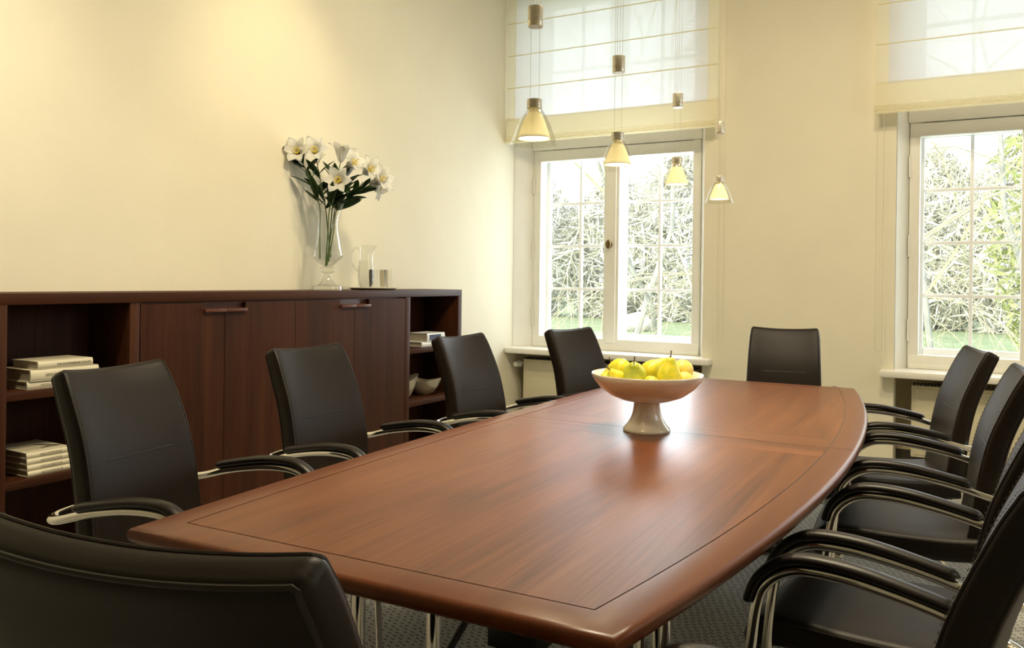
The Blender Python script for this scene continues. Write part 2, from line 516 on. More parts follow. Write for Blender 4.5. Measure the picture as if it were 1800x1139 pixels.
# ------------------------------------------------------------------ windows
def scale_out(x): return x * 6.18 / 6.05
def make_window(idx, dx, x_open0, x_open1):
    fl, fr = -3.277 + dx, -1.872 + dx
    ml, mr = -2.647 + dx, -2.52 + dx
    Y0, Y1 = 6.03, 6.10
    bm = bmesh.new()                                           # frame: splayed side boards, stiles, rails, mullion
    f3 = lambda u, v, h: Vector((u, v, h))
    add_prism(bm, [(x_open0 + 0.002, YW + 0.02), (fl, Y0), (fl, Y1), (x_open0 + 0.002, Y1)], f3, 0.70, ZTOP)
    add_prism(bm, [(fr, Y0), (x_open1 - 0.002, YW + 0.02), (x_open1 - 0.002, Y1), (fr, Y1)], f3, 0.70, ZTOP)
    add_box(bm, fl, fl + 0.062, Y0 - 0.012, Y1, 0.70, ZTOP, 0.004)
    add_box(bm, fr - 0.062, fr, Y0 - 0.012, Y1, 0.70, ZTOP, 0.004)
    add_box(bm, ml, mr, Y0 - 0.0135, Y1 - .002, 0.76, 2.29, 0.004)
    add_box(bm, ml + 0.022, mr - 0.022, Y0 - 0.028, Y0, 0.76, 2.22, 0.006)
    add_box(bm, fl + .003, fr - .003, Y0 - 0.0155, Y1 - .001, 0.703, 0.79, 0.004)
    add_box(bm, fl + .005, fr - .005, Y0 - 0.022, Y0, 0.701, 0.735, 0.004)
    add_box(bm, fl + .003, fr - .003, Y0 - 0.0155, Y1 - .001, 2.215, 2.30, 0.004)
    add_box(bm, fl - 0.01, fr + 0.01, Y0 - 0.03, Y1, 2.305, 2.40, 0.008)
    add_box(bm, fl + .003, fr - .003, Y0 - 0.0155, Y1 - .001, 3.48, ZTOP - .001, 0.004)
    add_box(bm, ml + .03, mr - .03, Y0 - 0.0135, Y1 - .002, 2.36, ZTOP - .002, 0.004)
    # box between inner frame and outer sashes
    add_box(bm, x_open0 + .002, fl + 0.05, Y1 - .004, 6.24, 0.70, ZTOP)
    add_box(bm, fr - 0.05, x_open1 - .002, Y1 - .004, 6.24, 0.70, ZTOP)
    win = obj('window_%d' % idx, bm, M['cream'])
    tag(win, kind='structure')
    # outer sashes with muntins
    zrows = [0.827, 1.176, 1.526, 1.875, 2.222]
    for cxs in (-2.92 + dx, -2.242 + dx):
        bm = bmesh.new()
        hw = 0.278
        y0, y1 = 6.16, 6.20
        add_box(bm, cxs - hw - 0.062, cxs - hw, y0, y1, 0.75, 2.30, 0.004)
        add_box(bm, cxs + hw, cxs + hw + 0.062, y0, y1, 0.75, 2.30, 0.004)
        add_box(bm, cxs - hw, cxs + hw, y0, y1, 0.75, zrows[0], 0.004)
        add_box(bm, cxs - hw, cxs + hw, y0, y1, zrows[-1], 2.30, 0.004)
        add_box(bm, cxs - 0.011, cxs + 0.011, y0 + 0.004, y1, zrows[0], zrows[-1], 0.003)
        for z in zrows[1:-1]:
            add_box(bm, cxs - hw, cxs + hw, y0 + 0.0065, y1 - 0.002, z - 0.011, z + 0.011, 0.003)
        s = obj('window_sash', bm, M['white'], win)
        obj('window_pane', box(cxs - hw, cxs + hw, 6.178, 6.182, zrows[0], zrows[-1]), M['pane'], s, smooth=False)
        # transom light above
        bm = bmesh.new()
        add_box(bm, cxs - hw - 0.062, cxs - hw, y0, y1, 2.36, ZTOP, 0.004)
        add_box(bm, cxs + hw, cxs + hw + 0.062, y0, y1, 2.36, ZTOP, 0.004)
        add_box(bm, cxs - hw, cxs + hw, y0, y1, 2.36, 2.45, 0.004)
        add_box(bm, cxs - hw, cxs + hw, y0, y1, 3.5, ZTOP, 0.004)
        add_box(bm, cxs - 0.012, cxs + 0.012, y0 + .004, y1, 2.45, 3.5, 0.003)
        add_box(bm, cxs - hw, cxs + hw, y0 + .0065, y1 - .002, 2.96, 2.985, 0.003)
        t = obj('transom_sash', bm, M['white'], win)
        obj('window_pane', box(cxs - hw, cxs + hw, 6.178, 6.182, 2.45, 3.5), M['pane'], t, smooth=False)
    # hinges on the left board and knob on the mullion
    for z in (0.95, 1.50, 2.02):
        h = sweep([(fl + 0.002, Y0 - 0.018, z - 0.07), (fl + 0.002, Y0 - 0.018, z + 0.07)], 0.007, seg=10)
        obj('hinge', h, M['cream'], win)
    bm = bmesh.new()
    add_lathe(bm, [(0, 0), (0.016, 0), (0.016, 0.006), (0.009, 0.01), (0.008, 0.026), (0.02, 0.034), (0.024, 0.044), (0.02, 0.054), (0, 0.058)], 24)
    bmesh.ops.scale(bm, vec=(1, 1.55, 1), verts=bm.verts[:])
    bmesh.ops.rotate(bm, cent=(0, 0, 0), matrix=Matrix.Rotation(PI / 2, 3, 'X'), verts=bm.verts[:])
    bmesh.ops.translate(bm, vec=((ml + mr) / 2, Y0 - 0.028, 1.53), verts=bm.verts[:])
    obj('window_knob', bm, M['brass'], win)
    # sill
    bm = bmesh.new()
    x0 = x_open0 + 0.001 if idx == 1 else x_open0 - 0.075
    x1 = x_open1 + 0.08
    add_box(bm, x0, x1, 5.765, 5.879, 0.655, 0.70, 0.012)
    add_box(bm, x_open0 + 0.002, x_open1 - 0.002, 5.87, 6.24, 0.655, 0.70)
    obj('window_sill', bm, M['cream'], win)
    return win
make_window(1, 0.0, XL, W1R)
make_window(2, WOFF, W2L, W2R)

# out-of-view side window added to the right-hand wall to bring in light
bm = bmesh.new()
for y0, y1, z0, z1 in ((2.6, 2.67, 1.55, 2.75), (3.93, 4.0, 1.55, 2.75), (2.67, 3.93, 1.55, 1.62), (2.67, 3.93, 2.68, 2.75), (3.28, 3.32, 1.62, 2.68)):
    add_box(bm, XR + 0.05, XR + 0.11, y0, y1, z0, z1)
w3 = obj('window_3', bm, M['white'], smooth=False)
tag(w3, kind='structure')
obj('window_pane', box(XR + 0.078, XR + 0.082, 2.67, 3.93, 1.62, 2.68), M['pane'], w3, smooth=False)

# ------------------------------------------------------------------ radiators
def radiator(x0, x1, label, valve):
    r = empty('radiator', ((x0 + x1) / 2, 5.98, 0), 0, label, 'radiator', 'radiators under the window sills')
    w = (x1 - x0) / 2
    bm = bmesh.new()
    add_box(bm, -w, w, -0.05, 0.05, 0.14, 0.60, 0.006)
    p = obj('radiator_body', bm, M['rad'], r)
    obj('front_panel', box(-w + 0.018, w - 0.018, -0.056, -0.048, 0.158, 0.582, 0.003), M['rad'], r)
    bm = bmesh.new()
    n = int(2 * w / 0.02)
    for i in range(n):
        x = -w + 0.01 + i * 0.02
        add_box(bm, x, x + 0.008, -0.046, 0.046, 0.60, 0.612)
    obj('top_grille', bm, M['darkgap'], r, smooth=False)
    for x in (-w + 0.15, w - 0.15):
        obj('foot_bracket', box(x - 0.02, x + 0.02, 0.0, 0.05, 0.0, 0.15), M['rad'], r, smooth=False)
    if valve:
        bm = sweep([(-w, -0.02, 0.56), (-w - 0.03, -0.02, 0.56), (-w - 0.04, -0.04, 0.56)], 0.012, seg=12)
        v = obj('valve_pipe', bm, M['plastic'], r)
        bm = bmesh.new()
        add_lathe(bm, [(0, 0), (0.024, 0), (0.027, 0.01), (0.027, 0.03), (0.022, 0.04), (0.021, 0.085), (0.017, 0.092), (0, 0.093)], 24)
        bmesh.ops.rotate(bm, cent=(0, 0, 0), matrix=Matrix.Rotation(PI / 2, 3, 'X'), verts=bm.verts[:])
        bmesh.ops.translate(bm, vec=(-w - 0.035, -0.03, 0.56), verts=bm.verts[:])
        obj('thermostat_knob', bm, M['plastic'], v)
    return r
radiator(-3.31, -1.87, 'cream panel radiator under the left window sill with round thermostat knob', True)
radiator(W2L + 0.10, W2R - 0.1, 'cream panel radiator under the right window sill behind the right-hand chairs', False)

# ------------------------------------------------------------------ roman blinds
def blind(x0, x1, label, chain_x, chain_bot):
    zb, zt, Y = 2.335, 3.70, 5.755
    b = empty('roman_blind', ((x0 + x1) / 2, Y, zb), 0, label, 'blind', 'sheer roman blinds')
    cx = (x0 + x1) / 2
    L = lambda x, y, z: Vector((x - cx, y - Y, z - zb))
    def grid(xa, xb, za, zb_, y, nx=24, nz=40, thick=0.0):
        bm = bmesh.new()
        vs = [[bm.verts.new(L(xa + (xb - xa) * i / nx, y + 0.004 * math.sin((za + (zb_ - za) * j / nz) * 2 * PI / 0.258), za + (zb_ - za) * j / nz)) for i in range(nx + 1)] for j in range(nz + 1)]
        for j in range(nz):
            for i in range(nx):
                bm.faces.new((vs[j][i], vs[j][i + 1], vs[j + 1][i + 1], vs[j + 1][i]))
        return bm
    hw = 0.075
    obj('sheer_fabric', grid(x0 + hw - .006, x1 - hw + .006, 2.515, zt, Y), M['sheer'], b)
    for xa, xb in ((x0, x0 + hw), (x1 - hw, x1)):
        obj('side_hem', grid(xa, xb, 2.515, zt, Y - 0.002, nx=2), M['hem'], b)
    # bottom hem with stacked folds
    bm = bmesh.new()
    prof = [(0.0, 2.535), (-0.004, 2.52), (-0.012, 2.40), (-0.020, 2.382), (-0.010, 2.376), (-0.026, 2.368), (-0.014, 2.361), (-0.030, 2.353), (-0.016, 2.346), (-0.028, 2.337), (0.0, 2.334), (0.012, 2.345), (0.010, 2.40), (0.006, 2.52)]
    add_prism(bm, [(y, z) for y, z in prof], lambda u, v, h: L(h, Y + u, v), x0 - 0.004, x1 + 0.004)
    obj('bottom_hem', bm, M['hem'], b, smooth=False)
    for z in (2.775, 3.032, 3.29, 3.548):
        obj('blind_rod', sweep([L(x0 + 0.005, Y - 0.006, z), L(x1 - 0.005, Y - 0.006, z)], 0.0045, seg=8), M['hem'], b)
    # bead chain
    bm = bmesh.new()
    pts = []
    zz = zt
    lo = chain_bot
    a = 0.02
    z = zt
    while z > lo + a:
        pts.append((chain_x - a, z)); z -= 0.0085
    for k in range(9):
        t = PI + PI * k / 8
        pts.append((chain_x + a * math.cos(t), lo + a + a * math.sin(t)))
    z = lo + a
    while z < zt:
        pts.append((chain_x + a, z)); z += 0.0085
    for (x, z) in pts:
        bmesh.ops.create_icosphere(bm, subdivisions=1, radius=0.0030, matrix=Matrix.Translation(L(x, Y + 0.03, z)))
    obj('pull_chain', bm, M['bead'], b)
    # headrail
    obj('headrail', box(x0 - cx, x1 - cx, -0.01, 0.05, zt - zb, zt - zb + 0.035, 0.003), M['white'], b)
    return b
blind(XL + 0.012, W1R + 0.13, 'sheer white roman blind with cream hems over the left window', W1R + 0.15, 0.83)
blind(W2L - 0.115, W2R + 0.13, 'sheer white roman blind with cream hems over the right window', W2L - 0.085, 0.82)

# ------------------------------------------------------------------ sideboard
SX0, SX1, SY0, SY1, SZ = XL + 0.005, -3.10, 1.657, 4.692, 1.175
sb = empty('sideboard', ((SX0 + SX1) / 2, (SY0 + SY1) / 2, 0), 0, 'long dark walnut sideboard along the left wall with doors and open shelves', 'sideboard')
so = Vector(sb.location)
def sbox(name, x0, x1, y0, y1, z0, z1, mt, parent=sb, bev=0.0015):
    return obj(name, box(x0 - so.x, x1 - so.x, y0 - so.y, y1 - so.y, z0, z1, bev), mt, parent)
sbox('top_panel', SX0, SX1, SY0, SY1, SZ - 0.042, SZ, M['side_h'])
sbox('side_panel', SX0, SX1, SY0, SY0 + 0.044, 0.0, SZ - 0.042, M['side'])
sbox('side_panel', SX0, SX1, SY1 - 0.044, SY1, 0.0, SZ - 0.042, M['side'])
sbox('partition', SX0, SX1 - 0.004, 2.200, 2.246, 0.0, SZ - 0.042, M['side'])
sbox('partition', SX0, SX1 - 0.004, 4.077, 4.125, 0.0, SZ - 0.042, M['side'])
sbox('back_panel', SX0, SX0 + 0.012, SY0 + 0.044, SY1 - 0.044, 0.0, SZ - 0.042, M['side'])
sbox('base_panel', SX0 + 0.012, SX1 - 0.01, SY0 + 0.044, SY1 - 0.044, 0.05, 0.09, M['side_h'])
sbox('plinth', SX0 + 0.012, SX1 - 0.03, SY0 + 0.044, SY1 - 0.044, 0.0, 0.05, M['side_h'])
for y0, y1 in ((SY0 + 0.044, 2.200), (4.125, SY1 - 0.044)):
    for z in (0.811, 0.482):
        sbox('shelf', SX0 + 0.012, SX1 - 0.006, y0, y1, z - 0.032, z, M['side_h'])
sbox('door_rail', SX1 - 0.05, SX1 - 0.028, 2.246, 4.077, SZ - 0.10, SZ - 0.042, M['handle'])
dy = [2.249, 2.695, 3.150, 3.609, 4.074]
for i in range(4):
    y0, y1 = dy[i] + 0.0015, dy[i + 1] - 0.0015
    zt, zb = SZ - 0.05, 0.095
    nw, nh = 0.122, 0.040
    if i % 2 == 0: poly = [(y0, zb), (y1, zb), (y1, zt - nh), (y1 - nw, zt - nh), (y1 - nw, zt), (y0, zt)]
    else: poly = [(y0, zb), (y1, zb), (y1, zt), (y0 + nw, zt), (y0 + nw, zt - nh), (y0, zt - nh)]
    bm = bmesh.new()
    add_prism(bm, poly, lambda u, v, h: Vector((h - so.x, u - so.y, v)), SX1 - 0.026, SX1 - 0.004)
    d = obj('door', bm, M['side'], sb, smooth=False)
    ya, yb = (y1 - nw, y1) if i % 2 == 0 else (y0, y0 + nw)
    sbox('handle', SX1 - 0.024, SX1 + 0.012, ya, yb, zt - nh - 0.004, zt - nh + 0.012, M['handle'], d, 0.002)

# ------------------------------------------------------------------ books
def text_mesh(name, s, size, mt, parent, mtx):
    cu = bpy.data.curves.new(name, 'FONT')
    cu.body = s; cu.size = size; cu.extrude = 0.0002
    o = bpy.data.objects.new(name, cu)
    COL.objects.link(o)
    dg = bpy.context.evaluated_depsgraph_get()
    me = bpy.data.meshes.new_from_object(o.evaluated_get(dg))
    bpy.data.objects.remove(o)
    me.transform(mtx)
    me.materials.clear(); me.materials.append(mt)
    t = bpy.data.objects.new(name, me)
    COL.objects.link(t)
    t.parent = parent
    return t

def book(x_spine, y0, y1, z0, thick, depth, label, group, cover, txt=None, tsize=0.012, tmat=None, toff=0.06, rz=0.0):
    """lies flat, spine towards +x"""
    yc = (y0 + y1) / 2
    b = empty('book', (x_spine - depth / 2, yc, z0), rz, label, 'book', group)
    h = (y1 - y0) / 2
    bm = bmesh.new()
    ct = 0.0028
    add_box(bm, -depth / 2, depth / 2 - 0.004, -h, h, 0, ct, 0.0006)
    add_box(bm, -depth / 2, depth / 2 - 0.004, -h, h, thick - ct, thick, 0.0006)
    n = 6
    poly = [(depth / 2 - 0.006, 0)] + [(depth / 2 - 0.006 + 0.006 * math.sin(PI * k / n) ** 0.6, thick * k / n) for k in range(1, n)] + [(depth / 2 - 0.006, thick), (depth / 2 - 0.009, thick), (depth / 2 - 0.009, 0)]
    add_prism(bm, poly, lambda u, v, hh: Vector((u, hh, v)), -h, h)
    c = obj('book_cover', bm, cover, b, smooth=False)
    obj('page_block', box(-depth / 2 + 0.005, depth / 2 - 0.010, -h + 0.004, h - 0.004, ct, thick - ct), M['page'], b, smooth=False)
    if txt:
        mtx = Matrix.Translation((depth / 2 + 0.0003, -h + toff, thick / 2 - tsize * 0.35)) @ Matrix(((0, 0, 1, 0), (1, 0, 0, 0), (0, 1, 0, 0), (0, 0, 0, 1)))
        text_mesh('spine_title', txt, tsize, tmat or M['ink'], c, mtx)
    return b
z = 0.811
book(-3.128, 1.792, 2.03, z, 0.030, 0.19, 'thin cream book at the bottom of the upper left shelf stack', 'books on the upper left shelf', M['cover'], 'GESCHICHTE UND GEGENWART', 0.009, M['faint'], 0.05)
book(-3.120, 1.800, 2.075, z + 0.0305, 0.044, 0.20, 'thick cream book in the middle of the upper left shelf stack', 'books on the upper left shelf', M['cover'], 'GEOGRAPHISCHE UND NEUE', 0.014, M['ink'], 0.055)
book(-3.122, 1.824, 2.050, z + 0.075, 0.030, 0.17, 'slim cream book lying on top of the upper left shelf stack', 'books on the upper left shelf', M['cover'], 'DAS SCHWEIGENDE SCHLOSS', 0.0105, M['ink'], 0.075, rz=0.03)
z = 0.482
for k, lab in enumerate(('bottom book of the four matching cream books on the lower left shelf', 'second book from the bottom of the matching cream stack on the lower left shelf', 'third book from the bottom of the matching cream stack on the lower left shelf', 'topmost matching cream book on the lower left shelf, dark print on its cover')):
    b = book(-3.125 - 0.0015 * k, 1.797 - 0.001 * k, 1.975 - 0.002 * k, z, 0.0225, 0.235, lab, 'matching books on the lower left shelf', M['cover'], 'ARCHITEKTUR', 0.013, M['faint'], 0.05)
    z += 0.0229
bm = bmesh.new()
add_sweep(bm, [(-0.02, 0.02, 0.0227), (0.02, 0.05, 0.0227), (0.05, 0.075, 0.0227)], [0.004, 0.010, 0.004], seg=8, flat=(1, 0.03))
add_sweep(bm, [(0.06, -0.0, 0.0227), (0.045, 0.04, 0.0227), (0.06, 0.08, 0.0227)], [0.003, 0.008, 0.004], seg=8, flat=(1, 0.03))
obj('cover_print', bm, M['ink'], b)
book(-3.128, 4.285, 4.50, 0.811, 0.030, 0.155, 'thin white book lying under the thick one on the right shelf', 'books on the right shelf', M['cover2'], None)
b = book(-3.122, 4.335, 4.53, 0.8415, 0.054, 0.15, 'thick white book with dark blue spine print on the right shelf', 'books on the right shelf', M['cover2'], None)
obj('spine_print', box(0.0705, 0.0758, -0.075, 0.05, 0.010, 0.044), M['blueink'], b, smooth=False)

# ------------------------------------------------------------------ glazed dishes on the right shelf
def dish(loc, r, h, rz, label, wave, tilt):
    bm = bmesh.new()
    def fn(p, a):
        t = max(0, p.z) / h
        k = 1 + 0.18 * t * math.cos(2 * a)
        return Vector((p.x * k, p.y * k * 0.85, p.z + wave * t * t * math.cos(2 * a)))
    prof = [(0, 0), (r * .35, 0), (r * .62, h * .18), (r * .85, h * .55), (r, h), (r * .965, h), (r * .81, h * .56), (r * .57, h * .22), (r * .3, h * .07), (0, h * .06)]
    add_lathe(bm, prof, 48, fn=fn)
    o = obj('dish', bm, M['bowlm'])
    o.location = loc
    o.rotation_euler = (0, tilt, rz)
    return tag(o, label, 'dish', 'glazed dishes on the right shelf')
dish((-3.235, 4.235, 0.482), 0.085, 0.135, 1.1, 'tall champagne glazed dish with a pointed lip on the right shelf', 0.02, 0.0)
dish((-3.235, 4.455, 0.482), 0.105, 0.105, 0.3, 'low champagne glazed dish with a wavy rim half hidden behind the chair', 0.012, 0.0)

# ------------------------------------------------------------------ conference table
TX, TY, TROT, TL, INL = -1.0542, 2.7163, 0.035, 1.63, 0.082
table = empty('conference_table', (TX, TY, 0), TROT, 'large boat-shaped cherry conference table with bordered top', 'table')
def half_r(y): return 0.703 - 0.165 * (y / TL) ** 2
def half_l(y): return 0.556 - 0.052 * (y / TL) ** 2 - 0.010 * (y / TL)
def tpath(sgn, ins, n=28):
    """open path round one half of the table: mid right -> end -> mid left (sgn=-1 near, +1 far)"""
    ye = TL - ins
    P = []
    for k in range(n + 1):
        y = ye * k / n
        P.append((half_r(sgn * y) - ins, sgn * y))
    xr, xl = half_r(sgn * ye) - ins, -(half_l(sgn * ye) - ins)
    for k in range(1, 8): P.append((xr + (xl - xr) * k / 8, sgn * ye))
    for k in range(n + 1):
        y = ye * (n - k) / n
        P.append((-(half_l(sgn * y) - ins), sgn * y))
    return P
ZT = 0.74
for sgn in (-1, 1):
    prof = [(INL, 0.706), (INL, ZT), (0.014, ZT), (0.007, ZT - 0.0022), (0.0025, ZT - 0.006), (0.0, ZT - 0.013), (0.001, ZT - 0.021), (0.005, ZT - 0.028), (0.014, ZT - 0.034), (0.03, ZT - 0.034)]
    rows = [[(x, y, z) for x, y in tpath(sgn, i)] for i, z in prof]
    bm = bmesh.new()
    V = [[bm.verts.new((x, y + sgn * 0.0010, z)) for x, y, z in r] for r in rows]
    for a in range(len(V)):
        A, B = V[a], V[(a + 1) % len(V)]
        for k in range(len(A) - 1): bm.faces.new((A[k], A[k + 1], B[k + 1], B[k]))
    bm.faces.new([r[0] for r in V]); bm.faces.new([r[-1] for r in V][::-1])
    obj('table_border', bm, M['border'], table, angle=0.9)
    def panel(name, ins, z0, z1, mt, ya, yb, n=20):
        bm = bmesh.new()
        top, bot = [], []
        ys = [ya + (yb - ya) * k / n for k in range(n + 1)]
        pts = [(half_r(sgn * y) - ins, y) for y in ys] + [(-(half_l(sgn * y) - ins), y) for y in ys[::-1]]
        add_prism(bm, [(x, sgn * y) for x, y in pts], lambda u, v, h: Vector((u, v, h)), z0, z1)
        return obj(name, bm, mt, table, smooth=False)
    panel('top_panel', INL + 0.003, 0.712, ZT - 0.0003, M['top'], 0.155, TL - INL - 0.003)
    panel('joint_panel', INL + 0.003, 0.712, ZT - 0.0003, M['cross'], 0.0013, 0.1545, 6)
    panel('inlay_groove', INL - 0.004, 0.7065, ZT - 0.0016, M['groove'], 0.0002, TL - INL + 0.001)
# legs: chrome columns in pairs, feet, underframe
def tcol(name, x, y, r, z0, z1, mt, parent=table):
    bm = bmesh.new()
    add_lathe(bm, [(0, z0), (r, z0), (r, z1), (0, z1)], 20, (x, y, 0))
    return obj(name, bm, mt, parent)
for sgn in (-1, 1):
    yl = sgn * 1.28
    for x, y in ((0.47, yl + 0.07), (0.47, yl - 0.07), (-0.47, yl + 0.07), (-0.47, yl - 0.07)):
        leg = tcol('leg', x, y, 0.019, 0.03, 0.7055, M['chrome'])
        obj('height_knob', sweep([(x, y - 0.018, 0.10), (x, y - 0.032, 0.10)], 0.008, seg=12), M['chrome'], leg)
    for x in (0.0, -0.2):
        tcol('leg', x, yl - sgn * 0.0, 0.0165, 0.03, 0.7055, M['chrome'])
    bm = bmesh.new()
    for y in (yl + 0.07, yl - 0.07):
        add_sweep(bm, [(-0.49, y, 0.018), (0.50, y, 0.018)], 0.016, seg=12)
    obj('foot_bar', bm, M['black'], table)
    obj('brace', sweep([(-0.2, yl, 0.06), (0.02, yl - sgn * 0.45, 0.70)], 0.009, seg=10), M['black'], table)
    if sgn < 0: obj('cable_box', box(0.30, 0.39, -1.585, -1.45, 0.66, 0.7055, 0.004), M['black'], table)
    bm = bmesh.new()
    add_box(bm, -0.50, 0.50, min(sgn * 1.20, sgn * 1.36), max(sgn * 1.20, sgn * 1.36), 0.684, 0.706)
    obj('underframe_plate', bm, M['black'], table, smooth=False)

# ------------------------------------------------------------------ fruit bowl and pears
BX, BY = -1.018, 2.695
fb = empty('fruit_bowl', (BX, BY, ZT), 0, 'large cream ceramic footed bowl filled with pears on the table', 'bowl')
r = 0.19
prof = [(0.0, 0.100), (0.045, 0.099), (0.085, 0.105), (0.125, 0.121), (0.16, 0.147), (0.182, 0.174), (0.1905, 0.192), (0.188, 0.196), (0.183, 0.193), (0.174, 0.175), (0.152, 0.152), (0.118, 0.129), (0.08, 0.115), (0.04, 0.110), (0, 0.109)]
obj('dish', add_lathe(bmesh.new(), prof, 72), M['ceramic'], fb, angle=1.2)
prof = [(0, 0.0), (0.079, 0.0), (0.0805, 0.004), (0.078, 0.010), (0.066, 0.024), (0.055, 0.042), (0.048, 0.062), (0.045, 0.082), (0.044, 0.1005), (0.0, 0.1005)]
obj('pedestal', add_lathe(bmesh.new(), prof, 56), M['ceramic'], fb, angle=1.2)

def make_pear(r, mt, neck=1.0):
    k = r / 0.04
    prof = [(0, 0.003), (0.008, 0.0), (0.022, 0.004), (0.034, 0.016), (0.040, 0.034), (0.0385, 0.050), (0.032, 0.066), (0.0235, 0.079), (0.019, 0.088), (0.0165, 0.096), (0.012, 0.102), (0.005, 0.1045), (0, 0.103)]
    prof = [(a * k, (b if b < .05 else .05 + (b - .05) * neck) * k) for a, b in prof]
    zc = 0.036 * k
    prof = [(a, b - zc) for a, b in prof]
    bm = add_lathe(bmesh.new(), prof, 32, fn=lambda p, a: Vector((p.x * (1 + .03 * math.sin(2 * a + r * 90)), p.y, p.z)))
    top = max(b for a, b in prof)
    return bm, top
def pear(px, py, df, r, axis, mt, label, stalk=0.03, neck=1.0, bend=0.004):
    """axis: stem direction in camera-like terms (right, away, up)"""
    depth = 2.843 + df
    p = Vector((0, 0, EYE)) + F_ * depth + R_ * ((px - 900) / FPX * depth) + U_ * (-(py - 490 - (px - 900) * ROLL) / FPX * depth)
    c2 = p - Vector((BX, BY, ZT))
    def inner_r(z):                     # inner radius of the dish at height z above the table
        t = max(0.0, min(1.0, (z - 0.109) / 0.084))
        return 0.181 * t ** 0.42
    for _ in range(60):                 # roll towards the middle / settle until the fruit clears the dish
        rad = math.hypot(c2.x, c2.y)
        low = c2.z - r * 0.95
        okr = all(rad + r * math.cos(a) <= inner_r(c2.z - r * math.sin(a)) + 0.002 for a in (0.0, 0.4, 0.8, 1.2))
        if okr and low > 0.110: break
        if rad > 0.02:
            c2.x *= 0.985; c2.y *= 0.985
        c2.z += 0.0012
    p = Vector((BX, BY, ZT)) + c2
    bm, top = make_pear(r, mt, neck)
    o = obj('pear', bm, mt, angle=2)
    ax = (R_ * axis[0] + F_ * axis[1] + U_ * axis[2]).normalized()
    o.location = p
    o.rotation_euler = ax.to_track_quat('Z', 'Y').to_euler()
    tag(o, label, 'pear', 'pears in the fruit bowl')
    if stalk:
        s = smooth_path([(0, 0, top - 0.006), (bend * .4, 0, top + stalk * .5), (bend, bend * .5, top + stalk)], 4)
        n = len(s)
        obj('stalk', sweep(s, [0.0017 + 0.0010 * (abs(i / (n - 1) - .3)) for i in range(n)], seg=8), M['stalk'], o)
    return o
pear(1093, 650, 0.065, 0.041, (-0.75, 0.55, -0.35), M['pearA'], 'yellow green pear at the back left of the bowl, its stem hidden', 0)
pear(1118, 659, -0.045, 0.0395, (-0.16, -0.72, 0.68), M['pearB'], 'round green pear at the front with a dark spot, stem pointing up at the viewer', 0.038, 0.85)
pear(1088, 667, -0.005, 0.030, (-0.62, -0.35, 0.70), M['pearA'], 'small pear beside the spotted pear with a long slanted stem', 0.030, 0.9)
pear(1069, 671, 0.01, 0.031, (-0.92, -0.30, 0.16), M['pearB'], 'low green pear at the left rim, stem over the edge', 0.030, 0.8)
pear(1145, 654, 0.05, 0.038, (0.80, 0.10, 0.58), M['pearA'], 'pear lying on its side in the middle, neck pointing right', 0.018, 1.15)
pear(1178, 664, -0.05, 0.0405, (0.06, -0.05, 1.0), M['pearA'], 'upright pear at the front right with a slim neck', 0.022, 1.0)
pear(1201, 652, 0.03, 0.039, (0.35, 0.90, 0.1), M['pearC'], 'golden pear at the back right showing its round base', 0)
pear(1210, 671, -0.035, 0.029, (0.75, 0.3, -0.35), M['pearC'], 'small golden pear low at the right rim', 0, 0.7)
pear(1147, 676, -0.075, 0.029, (-0.5, 0.8, 0.0), M['pearB'], 'green pear low at the front between the two large pears', 0, 0.8)
pear(1066, 668, 0.085, 0.030, (-0.25, 0.2, 0.9), M['pearB'], 'pear hidden at the far left rim, only its thin curved stem showing', 0.030, 0.6, bend=-0.008)

# ------------------------------------------------------------------ vase with lilies
VX, VY = -3.20, 3.487
vz = SZ
vase = empty('glass_vase', (VX, VY, vz), 0, 'tall clear glass footed vase holding white lilies on the sideboard', 'vase')
prof = [(0.056, 0.478), (0.066, 0.470)]
outer = [(0.092, 0.480), (0.080, 0.455), (0.066, 0.420), (0.057, 0.385), (0.0565, 0.355), (0.062, 0.315), (0.070, 0.270), (0.079, 0.225), (0.0855, 0.196), (0.082, 0.184), (0.064, 0.168), (0.040, 0.146), (0.026, 0.134)]
inner = [(a - 0.003, b + 0.001) for a, b in outer[::-1]]
prof = [(0.0, 0.136)] + inner + outer + [(0.0, 0.132)]
obj('vase_body', add_lathe(bmesh.new(), prof, 56), M['glass'], vase, angle=1.0)
prof = [(0, 0.1315), (0.026, 0.1315), (0.040, 0.124), (0.0435, 0.113), (0.038, 0.102), (0.022, 0.094), (0.0, 0.094)]
obj('knop', add_lathe(bmesh.new(), prof, 48), M['thickglass'], vase, angle=1.0)
prof = [(0, 0.0935), (0.019, 0.0935), (0.022, 0.082), (0.030, 0.055), (0.044, 0.036), (0.062, 0.027), (0.083, 0.024), (0.084, 0.020), (0.084, 0.001), (0.0, 0.001)]
obj('foot', add_lathe(bmesh.new(), prof, 48), M['thickglass'], vase, angle=0.9)

VDEP = -VX * math.sin(YAW) + VY * math.cos(YAW)
def vpt(px, py, df=0.0):
    d = VDEP + df
    return Vector((0, 0, EYE)) + F_ * d + R_ * ((px - 900) / FPX * d) + U_ * (-(py - 490 - (px - 900) * ROLL) / FPX * d)

